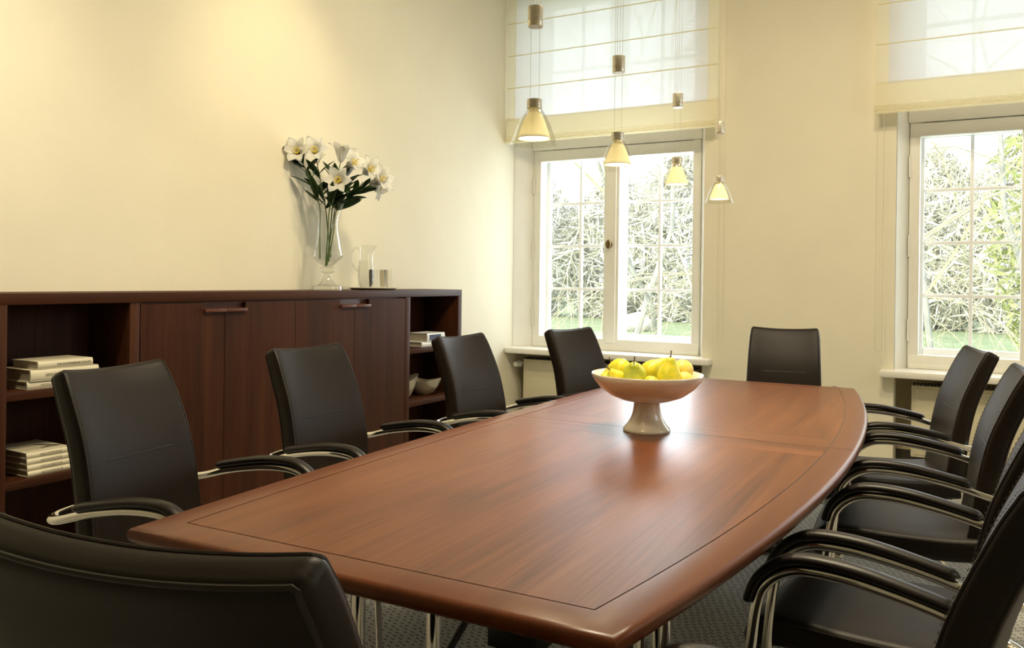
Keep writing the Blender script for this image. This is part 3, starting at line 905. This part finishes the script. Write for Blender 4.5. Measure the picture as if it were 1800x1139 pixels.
def lily_flower(parent, loc, axis, size, seed, openness=1.0):
    rr = random.Random(seed)
    bm = bmesh.new()
    L = size
    for k in range(6):
        a0 = 2 * PI * k / 6 + rr.uniform(-.1, .1)
        wmax = L * (0.52 if k % 2 == 0 else 0.40)
        n, mseg = 9, 6
        grid = []
        curl = rr.uniform(0.8, 1.2) * openness
        for i in range(n + 1):
            t = i / n
            # radial distance and height along axis
            rad = L * (0.03 + 0.10 * t + 0.80 * openness * max(0, t - 0.30) ** 1.45)
            hgt = L * (0.95 * t - 0.95 * curl * max(0, t - 0.55) ** 1.9)
            w = wmax * (math.sin(PI * min(1, t ** 1.1)) ** 0.62) + L * 0.02 * (1 - t)
            row = []
            for j in range(mseg + 1):
                s = j / mseg * 2 - 1
                cup = 0.25 * w * (s * s) * (1 - 0.5 * t)
                wob = 0.02 * L * math.sin(6 * t + j * 2 + k) * t
                rloc = rad - cup * 0.6
                pos = Vector((rloc, s * w * 0.5, hgt + cup * 0.3 + wob))
                row.append(bm.verts.new(Matrix.Rotation(a0, 3, 'Z') @ pos))
            grid.append(row)
        for i in range(n):
            for j in range(mseg):
                bm.faces.new((grid[i][j], grid[i][j + 1], grid[i + 1][j + 1], grid[i + 1][j]))
    bmesh.ops.solidify(bm, geom=bm.faces[:], thickness=0.0012)
    q = axis.normalized().to_track_quat('Z', 'Y')
    bmesh.ops.rotate(bm, cent=(0, 0, 0), matrix=q.to_matrix(), verts=bm.verts[:])
    bmesh.ops.translate(bm, vec=loc, verts=bm.verts[:])
    f = obj('blossom', bm, M['petal'], parent, angle=2)
    bm = bmesh.new()
    for k in range(6):
        a = 2 * PI * k / 6 + 0.3
        tip = Vector((math.cos(a) * L * .11, math.sin(a) * L * .11, L * 0.62))
        add_sweep(bm, [(0, 0, L * 0.2), tip * 0.6 + Vector((0, 0, .05 * L)), tip], 0.0010, seg=6)
        t2 = Vector((-math.sin(a), math.cos(a), 0)) * L * 0.06
        add_sweep(bm, [tip - t2, tip, tip + t2], [0.0015, 0.003, 0.0015], seg=6)
    add_sweep(bm, [(0, 0, L * 0.2), (0, 0, L * 0.85)], 0.0018, seg=6)
    add_lathe(bm, [(0, L * .15), (L * 0.04, L * .25), (L * .05, L * .40), (0, L * .44)], 12)
    bmesh.ops.rotate(bm, cent=(0, 0, 0), matrix=q.to_matrix(), verts=bm.verts[:])
    bmesh.ops.translate(bm, vec=loc, verts=bm.verts[:])
    obj('stamen', bm, M['stamen'], f)
    return f

def leaf_bm(base, direction, length, width, droop, side):
    d = direction.normalized()
    up = U_ - d * U_.dot(d)
    if up.length < 0.1: up = -F_
    up.normalize()
    s = d.cross(up).normalized()
    # twist the blade towards the viewer
    s = (s * math.cos(side) + up * math.sin(side)).normalized()
    nrm = s.cross(d).normalized()
    n = 10
    bm = bmesh.new()
    rows = []
    for i in range(n + 1):
        t = i / n
        c = base + d * (length * t) - U_ * (droop * length * t * t)
        w = width * math.sin(PI * min(1.0, t * 0.93 + 0.05)) ** 0.9
        row = [bm.verts.new(c + s * (w * k) + nrm * (0.16 * width * abs(k))) for k in (-0.5, -0.25, 0, 0.25, 0.5)]
        rows.append(row)
    for i in range(n):
        for j in range(4): bm.faces.new((rows[i][j], rows[i][j + 1], rows[i + 1][j + 1], rows[i + 1][j]))
    bmesh.ops.solidify(bm, geom=bm.faces[:], thickness=0.0008)
    return bm

def lily(flowers, mid, foot, label, seed, nleaf=8, leaf_from=0.40, leaf_to=0.95, llen=0.12):
    """flowers: list of (px,py,df,axis(r,f,u),size); mid: pixel on the rim; foot: pixel inside the vase"""
    rr = random.Random(seed)
    p_foot = vpt(*foot); p_mid = vpt(*mid)
    heads = [vpt(px, py, df) for px, py, df, ax, sz in flowers]
    root = empty('lily', p_foot, 0, label, 'lily', 'white lilies in the glass vase')
    o = p_foot
    axes = [(R_ * ax[0] + F_ * ax[1] + U_ * ax[2]).normalized() for *_, ax, sz in flowers]
    bases = [h - a * sz * 0.62 for h, a, (_, _, _, _, sz) in zip(heads, axes, flowers)]
    main = smooth_path([p_foot, p_foot.lerp(p_mid, 0.55), p_mid, p_mid.lerp(bases[0], 0.55) + U_ * 0.008, bases[0]], 8)
    n = len(main)
    bm = add_sweep(bmesh.new(), [p - o for p in main], [0.0040 - 0.0018 * i / n for i in range(n)], seg=8)
    fork = main[int(n * 0.72)]
    for bse, a in zip(bases[1:], axes[1:]):
        br = smooth_path([fork, fork.lerp(bse, 0.6) + U_ * 0.008, bse], 6)
        add_sweep(bm, [p - o for p in br], 0.0024, seg=8)
    obj('stem', bm, M['stem'], root)
    for h, a, bse, fl in zip(heads, axes, bases, flowers):
        lily_flower(root, bse - o, a, fl[4], seed + int(fl[0]), 1.0)
    for k in range(nleaf):
        t = leaf_from + (leaf_to - leaf_from) * k / max(1, nleaf - 1)
        i = min(n - 2, int(t * (n - 1)))
        tang = (main[i + 1] - main[i]).normalized()
        ang = k * 2.4 + rr.uniform(-.4, .4)
        lat = R_ * math.cos(ang) + F_ * math.sin(ang) * 0.6
        d = (tang * 0.75 + lat * 0.75).normalized()
        L = llen * rr.uniform(0.85, 1.35) * (1.05 - 0.2 * t)
        obj('leaf', leaf_bm(main[i] - o, d, L, L * 0.30, rr.uniform(0.0, 0.25), rr.uniform(-0.9, 0.9)), M['leaf'], root, angle=2)
    for ch in root.children_recursive:
        for v in ch.data.vertices:
            if v.co.x + o.x < XL + 0.01: v.co.x = XL + 0.01 - o.x
    return root
lily([(518, 264, -0.02, (0.0, -1.0, 0.28), 0.135)], (560, 362, -0.01), (562, 455, 0.0), 'white lily leaning furthest left, blossom facing the viewer', 11, 12, 0.5, 0.95, 0.125)
lily([(549, 262, 0.01, (0.10, -0.90, 0.35), 0.135)], (570, 362, 0.01), (581, 452, 0.01), 'white lily second from the left, blossom facing the viewer', 23, 12, 0.48, 0.93, 0.125)
lily([(599, 262, 0.03, (0.12, 0.10, 1.0), 0.135)], (583, 362, 0.03), (575, 466, 0.01), 'white lily standing highest in the middle, trumpet turned upwards', 31, 12, 0.48, 0.86, 0.125)
lily([(591, 316, -0.08, (0.0, -0.95, 0.12), 0.135)], (578, 366, -0.045), (572, 467, 0.0), 'white lily lowest in the middle, wide open towards the viewer', 45, 13, 0.48, 0.86, 0.125)
lily([(622, 284, 0.02, (0.60, -0.42, 0.42), 0.135), (652, 296, 0.0, (0.70, -0.60, 0.30), 0.135)], (588, 364, 0.02), (573, 468, 0.0), 'lily with two white blossoms right of the middle', 57, 13, 0.47, 0.86, 0.125)
lily([(672, 314, -0.01, (0.80, -0.50, 0.25), 0.135), (667, 330, 0.03, (0.85, -0.10, -0.45), 0.135)], (592, 366, 0.0), (577, 460, -0.01), 'lily leaning furthest right with two white blossoms, one hanging down', 68, 17, 0.47, 0.84, 0.125)

# ------------------------------------------------------------------ tray, jug, glasses
tray = obj('serving_tray', add_lathe(bmesh.new(), [(0, 0.0015), (0.118, 0.0015), (0.122, 0.0), (0.128, 0.001), (0.138, 0.008), (0.1445, 0.011), (0.145, 0.0125), (0.137, 0.0105), (0.127, 0.0045), (0, 0.0045)], 64), M['steel'])
tray.location = (-3.243, 3.935, SZ)
tag(tray, 'round steel serving tray on the sideboard under the jug and glasses', 'tray')
TZ = SZ + 0.0047
jug = empty('water_jug', (-3.225, 3.845, TZ), 0, 'clear glass jug half full of water on the tray', 'jug')
outer = [(0.0, 0.0), (0.036, 0.0), (0.040, 0.004), (0.046, 0.04), (0.0495, 0.09), (0.048, 0.13), (0.0435, 0.17), (0.041, 0.205), (0.042, 0.24), (0.0455, 0.262)]
inner = [(a - 0.0028, b) for a, b in outer[:2:-1]] + [(0.034, 0.012), (0, 0.012)]
SP = R_ * 1.0
spa = math.atan2(SP.y, SP.x)
def spout(p, a):
    t = max(0, (p.z - 0.215) / 0.047)
    da = math.atan2(math.sin(a - spa), math.cos(a - spa))
    k = math.exp(-(da / 0.33) ** 2) * t
    return p + SP * 0.018 * k + U_ * (-0.004 * k)
obj('jug_body', add_lathe(bmesh.new(), outer + inner, 48, fn=spout), M['glass'], jug, angle=1.0)
hd = -R_
hp = smooth_path([hd * 0.042 + U_ * 0.235, hd * 0.060 + U_ * 0.245, hd * 0.082 + U_ * 0.225, hd * 0.088 + U_ * 0.18, hd * 0.074 + U_ * 0.135, hd * 0.050 + U_ * 0.105], 6)
obj('handle', sweep(hp, 0.0055, seg=12), M['thickglass'], jug)
obj('water', add_lathe(bmesh.new(), [(0, 0.0125), (0.033, 0.0125), (0.042, 0.04), (0.0455, 0.09), (0.044, 0.13), (0.0398, 0.168), (0, 0.168)], 40), M['water'], jug, angle=0.8)
gl_spots = [((-3.215, 3.975), 'tumbler nearest the glass jug on the tray'), ((-3.30, 4.005), 'tumbler standing at the back of the tray towards the wall'), ((-3.17, 3.995), 'tumbler at the front edge of the tray'), ((-3.245, 4.04), 'rightmost tumbler on the tray, furthest from the jug')]
g0 = None
for (x, y), lab in gl_spots:
    if g0 is None:
        bm = add_lathe(bmesh.new(), [(0, 0), (0.023, 0), (0.0245, 0.003), (0.0285, 0.119), (0.0270, 0.119), (0.0230, 0.014), (0.0, 0.012)], 40)
        g0 = g = obj('drinking_glass', bm, M['tumbler'], angle=0.9)
    else:
        g = g0.copy(); COL.objects.link(g)
    g.location = (x, y, TZ)
    tag(g, 'clear glass ' + lab, 'glass', 'tumblers on the tray')

# ------------------------------------------------------------------ pendant lamps
LAMPS = [(-1.043, 1.911, 'frontmost of the row, nearest the viewer'), (-1.038, 2.459, 'second from the front, over the left window knob'),
         (-1.045, 3.055, 'third from the front of the row'), (-1.062, 3.682, 'rearmost, before the plain wall between the windows')]
ZCAP = 1.7227
def make_pendant():
    root = empty('pendant_lamp')
    zc = 0.0      # top of cap
    obj('lamp_cap', add_lathe(bmesh.new(), [(0, 0), (0.0195, 0), (0.020, -0.001), (0.020, -0.011), (0.0192, -0.0115), (0.0192, -0.0125), (0.020, -0.013), (0.020, -0.016), (0.0192, -0.0165), (0.0192, -0.0175), (0.020, -0.018), (0.020, -0.024), (0, -0.024)], 32), M['steel'], root, angle=0.5)
    obj('socket', add_lathe(bmesh.new(), [(0, -0.024), (0.0145, -0.024), (0.0145, -0.036), (0, -0.036)], 24), M['shade'], root)
    out = [(0.0180, -0.0245), (0.0235, -0.030), (0.033, -0.045), (0.043, -0.066), (0.051, -0.089), (0.0575, -0.109), (0.062, -0.118)]
    prof = out + [(a - 0.0018, b) for a, b in out[::-1]]
    bm = add_lathe(bmesh.new(), prof + [prof[0]], 56)
    bmesh.ops.remove_doubles(bm, verts=bm.verts[:], dist=1e-6)
    obj('glass_shade', bm, M['shadeglass'], root, angle=1.0)
    inn = [(0.0150, -0.034), (0.021, -0.042), (0.0295, -0.062), (0.037, -0.082), (0.0435, -0.103)]
    prof = inn + [(a - 0.0014, b) for a, b in inn[::-1]]
    bm = add_lathe(bmesh.new(), prof + [prof[0]], 48)
    bmesh.ops.remove_doubles(bm, verts=bm.verts[:], dist=1e-6)
    obj('reflector', bm, M['shade'], root, angle=1.0)
    obj('bulb', add_lathe(bmesh.new(), [(0, -0.094), (0.0385, -0.094), (0.0392, -0.097), (0.0385, -0.100), (0, -0.101)], 32), M['bulb'], root)
    zw = 0.19
    obj('counterweight', add_lathe(bmesh.new(), [(0, zw), (0.0195, zw), (0.020, zw + 0.001), (0.020, zw + 0.014), (0.0192, zw + 0.0145), (0.0192, zw + 0.0155), (0.020, zw + 0.016), (0.020, zw + 0.019), (0.0192, zw + 0.0195), (0.0192, zw + 0.0205), (0.020, zw + 0.021), (0.020, zw + 0.052), (0.0195, zw + 0.053), (0, zw + 0.053)], 32), M['steel'], root, angle=0.5)
    top = ZC - ZCAP
    for s in (-1, 1):
        v = R_ * (0.0115 * s)
        obj('cable', sweep([v + U_ * -0.001, v + U_ * top], 0.0005, seg=6), M['steel'], root)
    for s in (-1, 1):
        v = R_ * (0.004 * s) + F_ * 0.008
        obj('cable', sweep([v + U_ * (zw + 0.052), v + U_ * top], 0.0005, seg=6), M['steel'], root)
    return root
proto = make_pendant()
for i, (x, y, lab) in enumerate(LAMPS):
    p = proto if i == 0 else copy_tree(proto)
    p.location = (x, y, ZCAP)
    tag(p, 'glass bell pendant lamp, ' + lab, 'pendant lamp', 'pendant lamps over the table')
    lamp('pendant_light', 'SPOT', (x, y, ZCAP - 0.125), (x, y, 0), 13, (1.0, 0.80, 0.48), spot_size=2.3, spot_blend=0.6, shadow_soft_size=0.03)
rail = obj('ceiling_rail', box(-1.075, -1.025, 1.6, 4.0, ZC - 0.02, ZC), M['steel'])
tag(rail, 'slim steel ceiling rail the pendant lamps hang from', 'ceiling rail')

# ------------------------------------------------------------------ chairs
def ring_pts(hw, ht, rad, n=5):
    """rounded rectangle in (across, thickness); starts at front-left; returns list and corner indices"""
    pts = []
    for cx, cy, a0 in ((hw - rad, ht - rad, 0), (-(hw - rad), ht - rad, PI / 2), (-(hw - rad), -(ht - rad), PI), (hw - rad, -(ht - rad), 1.5 * PI)):
        for k in range(n + 1):
            a = a0 + PI / 2 * k / n
            pts.append((cx + rad * math.cos(a), cy + rad * math.sin(a)))
        if cy > 0 and cx > 0:   # subdivide the front face so it can bend
            for k in range(1, 12): pts.append((hw - rad - 2 * (hw - rad) * k / 12, ht))
        if cy < 0 and cx < 0:
            for k in range(1, 12): pts.append((-(hw - rad) + 2 * (hw - rad) * k / 12, -ht))
    return pts

def loft(stations, bend=0.0, crown=0.0):
    """stations: (x,z, nx,nz, hw, ht, rad, bend) ring centre in XZ, front normal; width along y"""
    bm = bmesh.new()
    rings = []
    for x, z, nx, nz, hw, ht, rad, bd in stations:
        row = []
        for u, t in ring_pts(hw, ht, rad):
            q = (u / max(hw, 1e-6)) ** 2
            off = t + bd * q
            row.append(bm.verts.new((x + nx * off, u, z + nz * off)))
        rings.append(row)
    n = len(rings[0])
    for A, B in zip(rings, rings[1:]):
        for k in range(n): bm.faces.new((A[k], A[(k + 1) % n], B[(k + 1) % n], B[k]))
    bm.faces.new(rings[0][::-1]); bm.faces.new(rings[-1])
    return bm, [[v.co.copy() for v in r] for r in rings]

def frame_from(path):
    out = []
    n = len(path)
    for i, p in enumerate(path):
        t = (path[min(i + 1, n - 1)] - path[max(i - 1, 0)]).normalized()
        out.append((p, t))
    return out

def make_chair():
    root = empty('conference_chair')
    # ---- backrest: profile in x (forward) / z
    prof = smooth_path([(-0.228, 0, 0.40), (-0.252, 0, 0.47), (-0.270, 0, 0.56), (-0.285, 0, 0.66), (-0.315, 0, 0.78), (-0.366, 0, 0.90), (-0.395, 0, 0.954)], 5)
    fr = frame_from(prof)
    st = []
    N = len(fr)
    for i, (p, t) in enumerate(fr):
        nx, nz = t.z, -t.x               # front normal (+x)
        v = i / (N - 1)
        hw = 0.212 - 0.022 * v + 0.004 * math.sin(PI * v)
        ht = 0.028 + 0.004 * math.sin(PI * v)
        if v < 0.12: ht *= 0.75 + 0.25 * v / 0.12
        st.append((p.x, p.z, nx, nz, hw, ht, min(0.019, ht * 0.8), 0.022 * (0.4 + 0.6 * v)))
    # rounded top
    p, t = fr[-1]
    nx, nz = t.z, -t.x
    hw0, ht0 = st[-1][4], st[-1][5]
    for k in range(1, 6):
        a = PI / 2 * k / 5
        o_ = 0.020 * math.sin(a)
        sh = 0.020 * (1 - math.cos(a))
        st.append((p.x + t.x * o_ - nx * sh * 0.25, p.z + t.z * o_ - nz * sh * 0.25, nx, nz, hw0 - sh * 0.75, max(0.004, ht0 - sh * 0.95), max(0.0035, min(0.019, ht0 * .8) - sh * 0.8), 0.022))
    bm, rings = loft(st)
    back = obj('backrest', bm, M['leather'], root, angle=1.2)
    # piping along the four side edges and over the top, on front and rear
    npt = len(rings[0])
    n5 = 6
    idx = {'fr': 3, 'fl': n5 + 11 + 2, 'rl': n5 + 11 + n5 + 3, 'rr': npt - 4}
    last = len(rings) - 3
    def line(ia, ib, ks):
        A = [rings[i][ia] for i in range(2, last)]
        B = [rings[i][ib] for i in range(2, last)][::-1]
        mid = [rings[last][k] for k in ks]
        return A + mid + B
    ks_f = list(range(4, n5 + 11 + 2))
    ks_r = list(range(n5 + 11 + n5 + 4, npt - 4))
    obj('piping', sweep(line(idx['fr'], idx['fl'], ks_f), 0.0028, seg=6), M['piping'], back)
    obj('piping', sweep(line(idx['rl'], idx['rr'], ks_r), 0.0034, seg=6), M['piping'], back)
    # cross seam on the front, two-thirds up
    j = min(range(len(rings)), key=lambda i: abs(st[i][1] - 0.725))
    seam = [rings[j][k] + Vector((st[j][2], 0, st[j][3])) * 0.0002 for k in range(n5 + 1, n5 + 10)]
    obj('cross_seam', sweep(seam, 0.0016, seg=6), M['piping'], back)
    # stitches beside the front piping
    for ia, dyy in ((idx['fr'], -0.010), (idx['fl'], 0.010)):
        bm = bmesh.new()
        path = [rings[i][ia] for i in range(2, last)]
        dense = smooth_path(path, 4)
        for a, b_ in zip(dense[::2], dense[1::2]):
            nx, nz = 0.96, 0.22
            off = Vector((0.0045, dyy, 0.001))
            add_sweep(bm, [a + off, a.lerp(b_, 0.8) + off], 0.0006, seg=4)
        obj('stitching', bm, M['thread'], back)
    # ---- seat
    sp = smooth_path([(-0.262, 0, 0.447), (-0.15, 0, 0.436), (0.02, 0, 0.434), (0.12, 0, 0.437), (0.185, 0, 0.430), (0.217, 0, 0.405), (0.226, 0, 0.372)], 4)
    st = []
    fr = frame_from(sp)
    N = len(fr)
    for i, (p, t) in enumerate(fr):
        nx, nz = -t.z, t.x
        v = i / (N - 1)
        ht = 0.036 if v < 0.7 else 0.036 - 0.014 * (v - 0.7) / 0.3
        hw = 0.238 if v < 0.75 else 0.238 - 0.03 * ((v - 0.75) / 0.25) ** 2
        st.append((p.x, p.z, nx, nz, hw, ht, min(0.024, ht * 0.9), -0.006))
    p, t = fr[-1]
    nx, nz = -t.z, t.x
    for k in range(1, 5):
        a = PI / 2 * k / 4
        st.append((p.x + t.x * 0.014 * math.sin(a), p.z + t.z * 0.014 * math.sin(a), nx, nz, 0.208 - 0.016 * (1 - math.cos(a)), 0.022 - 0.017 * (1 - math.cos(a)), max(0.004, 0.0198 - 0.015 * (1 - math.cos(a))), -0.006))
    bm, rings = loft(st)
    seat = obj('seat', bm, M['leather'], root, angle=1.2)
    for ia in (2, n5 + 11 + 3):
        obj('piping', sweep([rings[i][ia] for i in range(2, len(rings) - 4)], 0.0024, seg=6), M['piping'], seat)
    # ---- chrome arm/leg loops with pads, sled and cross bars
    for s in (-1, 1):
        Y = 0.268 * s
        path = smooth_path([(-0.332, 0.158 * s, 0.598), (-0.340, 0.185 * s, 0.595), (-0.336, 0.225 * s, 0.593), (-0.312, 0.257 * s, 0.594), (-0.268, Y, 0.602), (-0.17, Y, 0.628), (-0.05, Y, 0.647), (0.045, Y, 0.649), (0.095, Y, 0.635), (0.132, Y, 0.604), (0.152, Y, 0.560), (0.166, Y, 0.46), (0.180, Y, 0.28), (0.190, Y, 0.10), (0.188, Y, 0.045), (0.166, Y, 0.0165), (0.12, Y, 0.0125), (-0.05, Y, 0.0125), (-0.245, Y, 0.0125), (-0.285, 0.250 * s, 0.0125), (-0.30, 0.21 * s, 0.0125), (-0.30, 0.0, 0.0125)], 6)
        for p in path: p.z += 0.016 * max(0, min(1, (p.z - 0.5) / 0.09))
        fr_o = obj('tube_frame', sweep(path, 0.0115, seg=14), M['chrome'], root)
        pad = smooth_path([(-0.225, Y, 0.6355), (-0.17, Y, 0.6485), (-0.05, Y, 0.670), (0.05, Y, 0.673), (0.104, Y, 0.656), (0.146, Y, 0.619), (0.166, Y, 0.578), (0.170, Y, 0.562)], 6)
        for p in pad: p.z += 0.016 * max(0, min(1, (p.z - 0.5) / 0.09))
        n = len(pad)
        rad = []
        for i in range(n):
            t = i / (n - 1)
            e = min(1, t / 0.06, (1 - t) / 0.10)
            rad.append(max(0.12, math.sin(PI / 2 * max(0.0, e)) ** 0.7))
        obj('armrest_pad', sweep(pad, rad, seg=16, up=(0, 0, 1) if False else None, flat=(0.022, 0.0115)), M['pad'], root, angle=1.5)
    obj('seat_support', sweep([(0.155, -0.268, 0.372), (0.150, -0.2, 0.366), (0.150, 0.2, 0.366), (0.155, 0.268, 0.372)], 0.010, seg=12), M['chrome'], root)
    return root
D = PI / 180
CH = [('brown leather chair left of the table, nearest the viewer by the open bookshelf', -1.85, 1.585, 10),
      ('brown leather chair left of the table, second from the viewer before the cabinet doors', -1.885, 2.362, 1.5),
      ('brown leather chair left of the table, third from the viewer before the right shelf', -1.79, 3.255, -1),
      ('brown leather chair far left of the table in front of the left window', -1.63, 4.02, -11),
      ('brown leather chair right of the table, furthest away below the right window', -0.41, 3.88, 194),
      ('brown leather chair right of the table, second from the far end', -0.285, 3.11, 184),
      ('brown leather chair right of the table, whole seat in view beside the nearest one', -0.255, 2.224, 176),
      ('brown leather chair at the right photo edge, its back close to the viewer', -0.30, 1.50, 174),
      ('brown leather chair at the far head of the table before the plain wall', -0.985, 4.65, -80),
      ('brown leather chair in the bottom left corner, its dark back towards the viewer', -0.835, 0.915, 101.5)]
proto = make_chair()
for i, (lab, x, y, a) in enumerate(CH):
    c = proto if i == 0 else copy_tree(proto)
    c.location = (x, y, 0)
    c.rotation_euler = (0, 0, a * D)
    if i == 9: c.scale = (1, 1.17, 1)
    tag(c, lab, 'chair', 'conference chairs round the table')

# ------------------------------------------------------------------ garden outside
GZ = -0.75
bm = bmesh.new()
add_box(bm, -60, 60, 6.5, 90, GZ - 0.2, GZ)
lawn = obj('lawn', bm, M['grass'], smooth=False)
tag(lawn, kind='structure')

def branch_tree(seed, x, y, h, spread, trunk_r, label, depth=5, droop=0.25, nfork=3, first=0.25, group='bare trees in the garden'):
    rr = random.Random(seed)
    root = empty('bare_tree', (x, y, GZ), 0, label, 'tree', group)
    tb = bmesh.new(); bb = bmesh.new()
    def seg(bm, a, b, r0, r1, n):
        add_sweep(bm, [a, b], [r0, r1], seg=n, cap=False)
    def grow(p, d, L, r, lev):
        if lev == 0: return
        pts = [p]
        q = p
        dd = d
        ns = 4 if lev > 2 else 3
        for k in range(ns):
            dd = (dd + Vector((rr.gauss(0, .22), rr.gauss(0, .22), rr.gauss(0, .16) - droop * (depth - lev) * 0.12))).normalized()
            q = q + dd * (L / ns)
            pts.append(q)
        n = len(pts)
        add_sweep(tb if lev == depth else bb, pts, [r * (1 - 0.5 * i / (n - 1)) for i in range(n)], seg=6 if lev == depth else (4 if lev > 2 else 3), cap=False)
        kids = nfork + (1 if lev > 2 else 2)
        for k in range(kids):
            t = rr.uniform(first if lev == depth else 0.2, 1.0)
            i = min(n - 2, int(t * (n - 1)))
            b0 = pts[i].lerp(pts[i + 1], t * (n - 1) - i if t < 1 else 1.0)
            side = Vector((rr.gauss(0, 1), rr.gauss(0, 1), rr.gauss(0, .45))).normalized()
            nd = (dd * 0.55 + side * spread).normalized()
            grow(b0, nd, L * rr.uniform(0.55, 0.8), r * 0.5, lev - 1)
    grow(Vector((0, 0, 0)), Vector((rr.gauss(0, .05), rr.gauss(0, .05), 1)), h, trunk_r, depth)
    t = obj('trunk', tb, M['trunk'], root)
    o = obj('branches', bb, M['bark'], root)
    o['kind'] = 'stuff'
    return root
branch_tree(3, -3.4, 15.5, 5.2, 0.95, 0.045, 'bare branching tree outside the left window, its twigs filling the right sash', 5, 0.55, 5, 0.2)
branch_tree(5, -6.9, 19.0, 6.5, 0.8, 0.07, 'bare upright tree outside the left window behind the left sash', 5, 0.2, 3, 0.3)
branch_tree(9, -8.6, 21.5, 7.5, 0.8, 0.09, 'bare tree outside at the far left of the left window', 5, 0.2, 3, 0.3)
branch_tree(12, -0.7, 14.5, 5.6, 0.95, 0.05, 'bare drooping tree outside the right window', 5, 0.6, 4, 0.2)
branch_tree(17, 0.5, 18.5, 7.0, 0.9, 0.065, 'second bare tree outside the right window, behind the drooping one', 5, 0.3, 3, 0.25)

def foliage_tree(seed, x, y, w, h, mt, label, name, n=900, leaf=0.30, asp=0.22):
    rr = random.Random(seed)
    root = empty(name, (x, y, GZ), 0, label, 'tree', 'tree line beyond the lawn')
    obj('trunk', sweep([(0, 0, 0), (0.05, 0, h * .5), (0, 0, h * .85)], [0.2, .14, .05], seg=8), M['trunk'], root)
    bm = bmesh.new()
    for k in range(n):
        u = rr.random()
        z = h * u
        rad = w * (math.sin(PI * (0.12 + 0.85 * u)) ** 0.8) * rr.uniform(0.35, 1.0)
        a = rr.uniform(0, 2 * PI)
        c = Vector((rad * math.cos(a), rad * math.sin(a) * 0.7, z))
        s = leaf * rr.uniform(0.6, 1.4)
        d1 = Vector((rr.gauss(0, 1), rr.gauss(0, 1), rr.gauss(0, 1))).normalized() * s
        d2 = d1.cross(Vector((rr.gauss(0, 1), rr.gauss(0, 1), rr.gauss(0, 1)))).normalized() * s * asp
        vs = [bm.verts.new(c + v) for v in (-d1, d2, d1, -d2)]
        bm.faces.new(vs)
    o = obj('crown', bm, mt, root, smooth=False)
    return root
k = 0
for x, y, w, h, lab in ((-22, 40, 3.6, 8, 'leafless grey thicket tree at the far left beyond the lawn'), (-17.5, 41, 3.4, 7.5, 'leafless grey thicket tree beyond the lawn, left of the window centre'), (-13.5, 40, 3.4, 8.5, 'leafless grey thicket tree beyond the lawn behind the left window knob'),
                        (-9.6, 41, 3.2, 7.0, 'leafless grey tree beyond the lawn behind the right sash of the left window'), (-5.6, 40, 3.2, 7.5, 'leafless grey thicket tree beyond the lawn at the edge of the left window'), (-2.2, 41, 3.0, 7.8, 'leafless grey tree beyond the lawn behind left pane of the right window'),
                        (1.2, 40, 3.0, 8.2, 'leafless grey tree beyond the lawn behind the middle of the right window'), (4.6, 41, 3.2, 8, 'leafless grey thicket tree beyond the lawn at the right photo edge')):
    foliage_tree(40 + k, x, y, w, h, M['bush'], lab, 'thicket_tree', 4200, 0.62, 0.07); k += 1
foliage_tree(77, 1.35, 21.5, 1.5, 7.5, M['ever'], 'pale green evergreen tree at the right edge of the right window', 'evergreen_tree', 2200, 0.22)
for i, (x, y, s, lab) in enumerate(((-12.3, 31, 0.55, 'pale boulder on the lawn seen low through the left sash'), (-9.9, 33, 0.45, 'pinkish boulder on the lawn beside the pale one'))):
    bm = bmesh.new()
    bmesh.ops.create_icosphere(bm, subdivisions=3, radius=s)
    rr = random.Random(i)
    for v in bm.verts: v.co *= 1 + 0.18 * math.sin(v.co.x * 5 / s + i) * math.cos(v.co.y * 4 / s)
    o = obj('boulder', bm, M['stone']); o.location = (x, y, GZ + s * 0.5); o.scale = (1.4, 1, 0.8)
    tag(o, lab, 'boulder', 'boulders on the lawn')
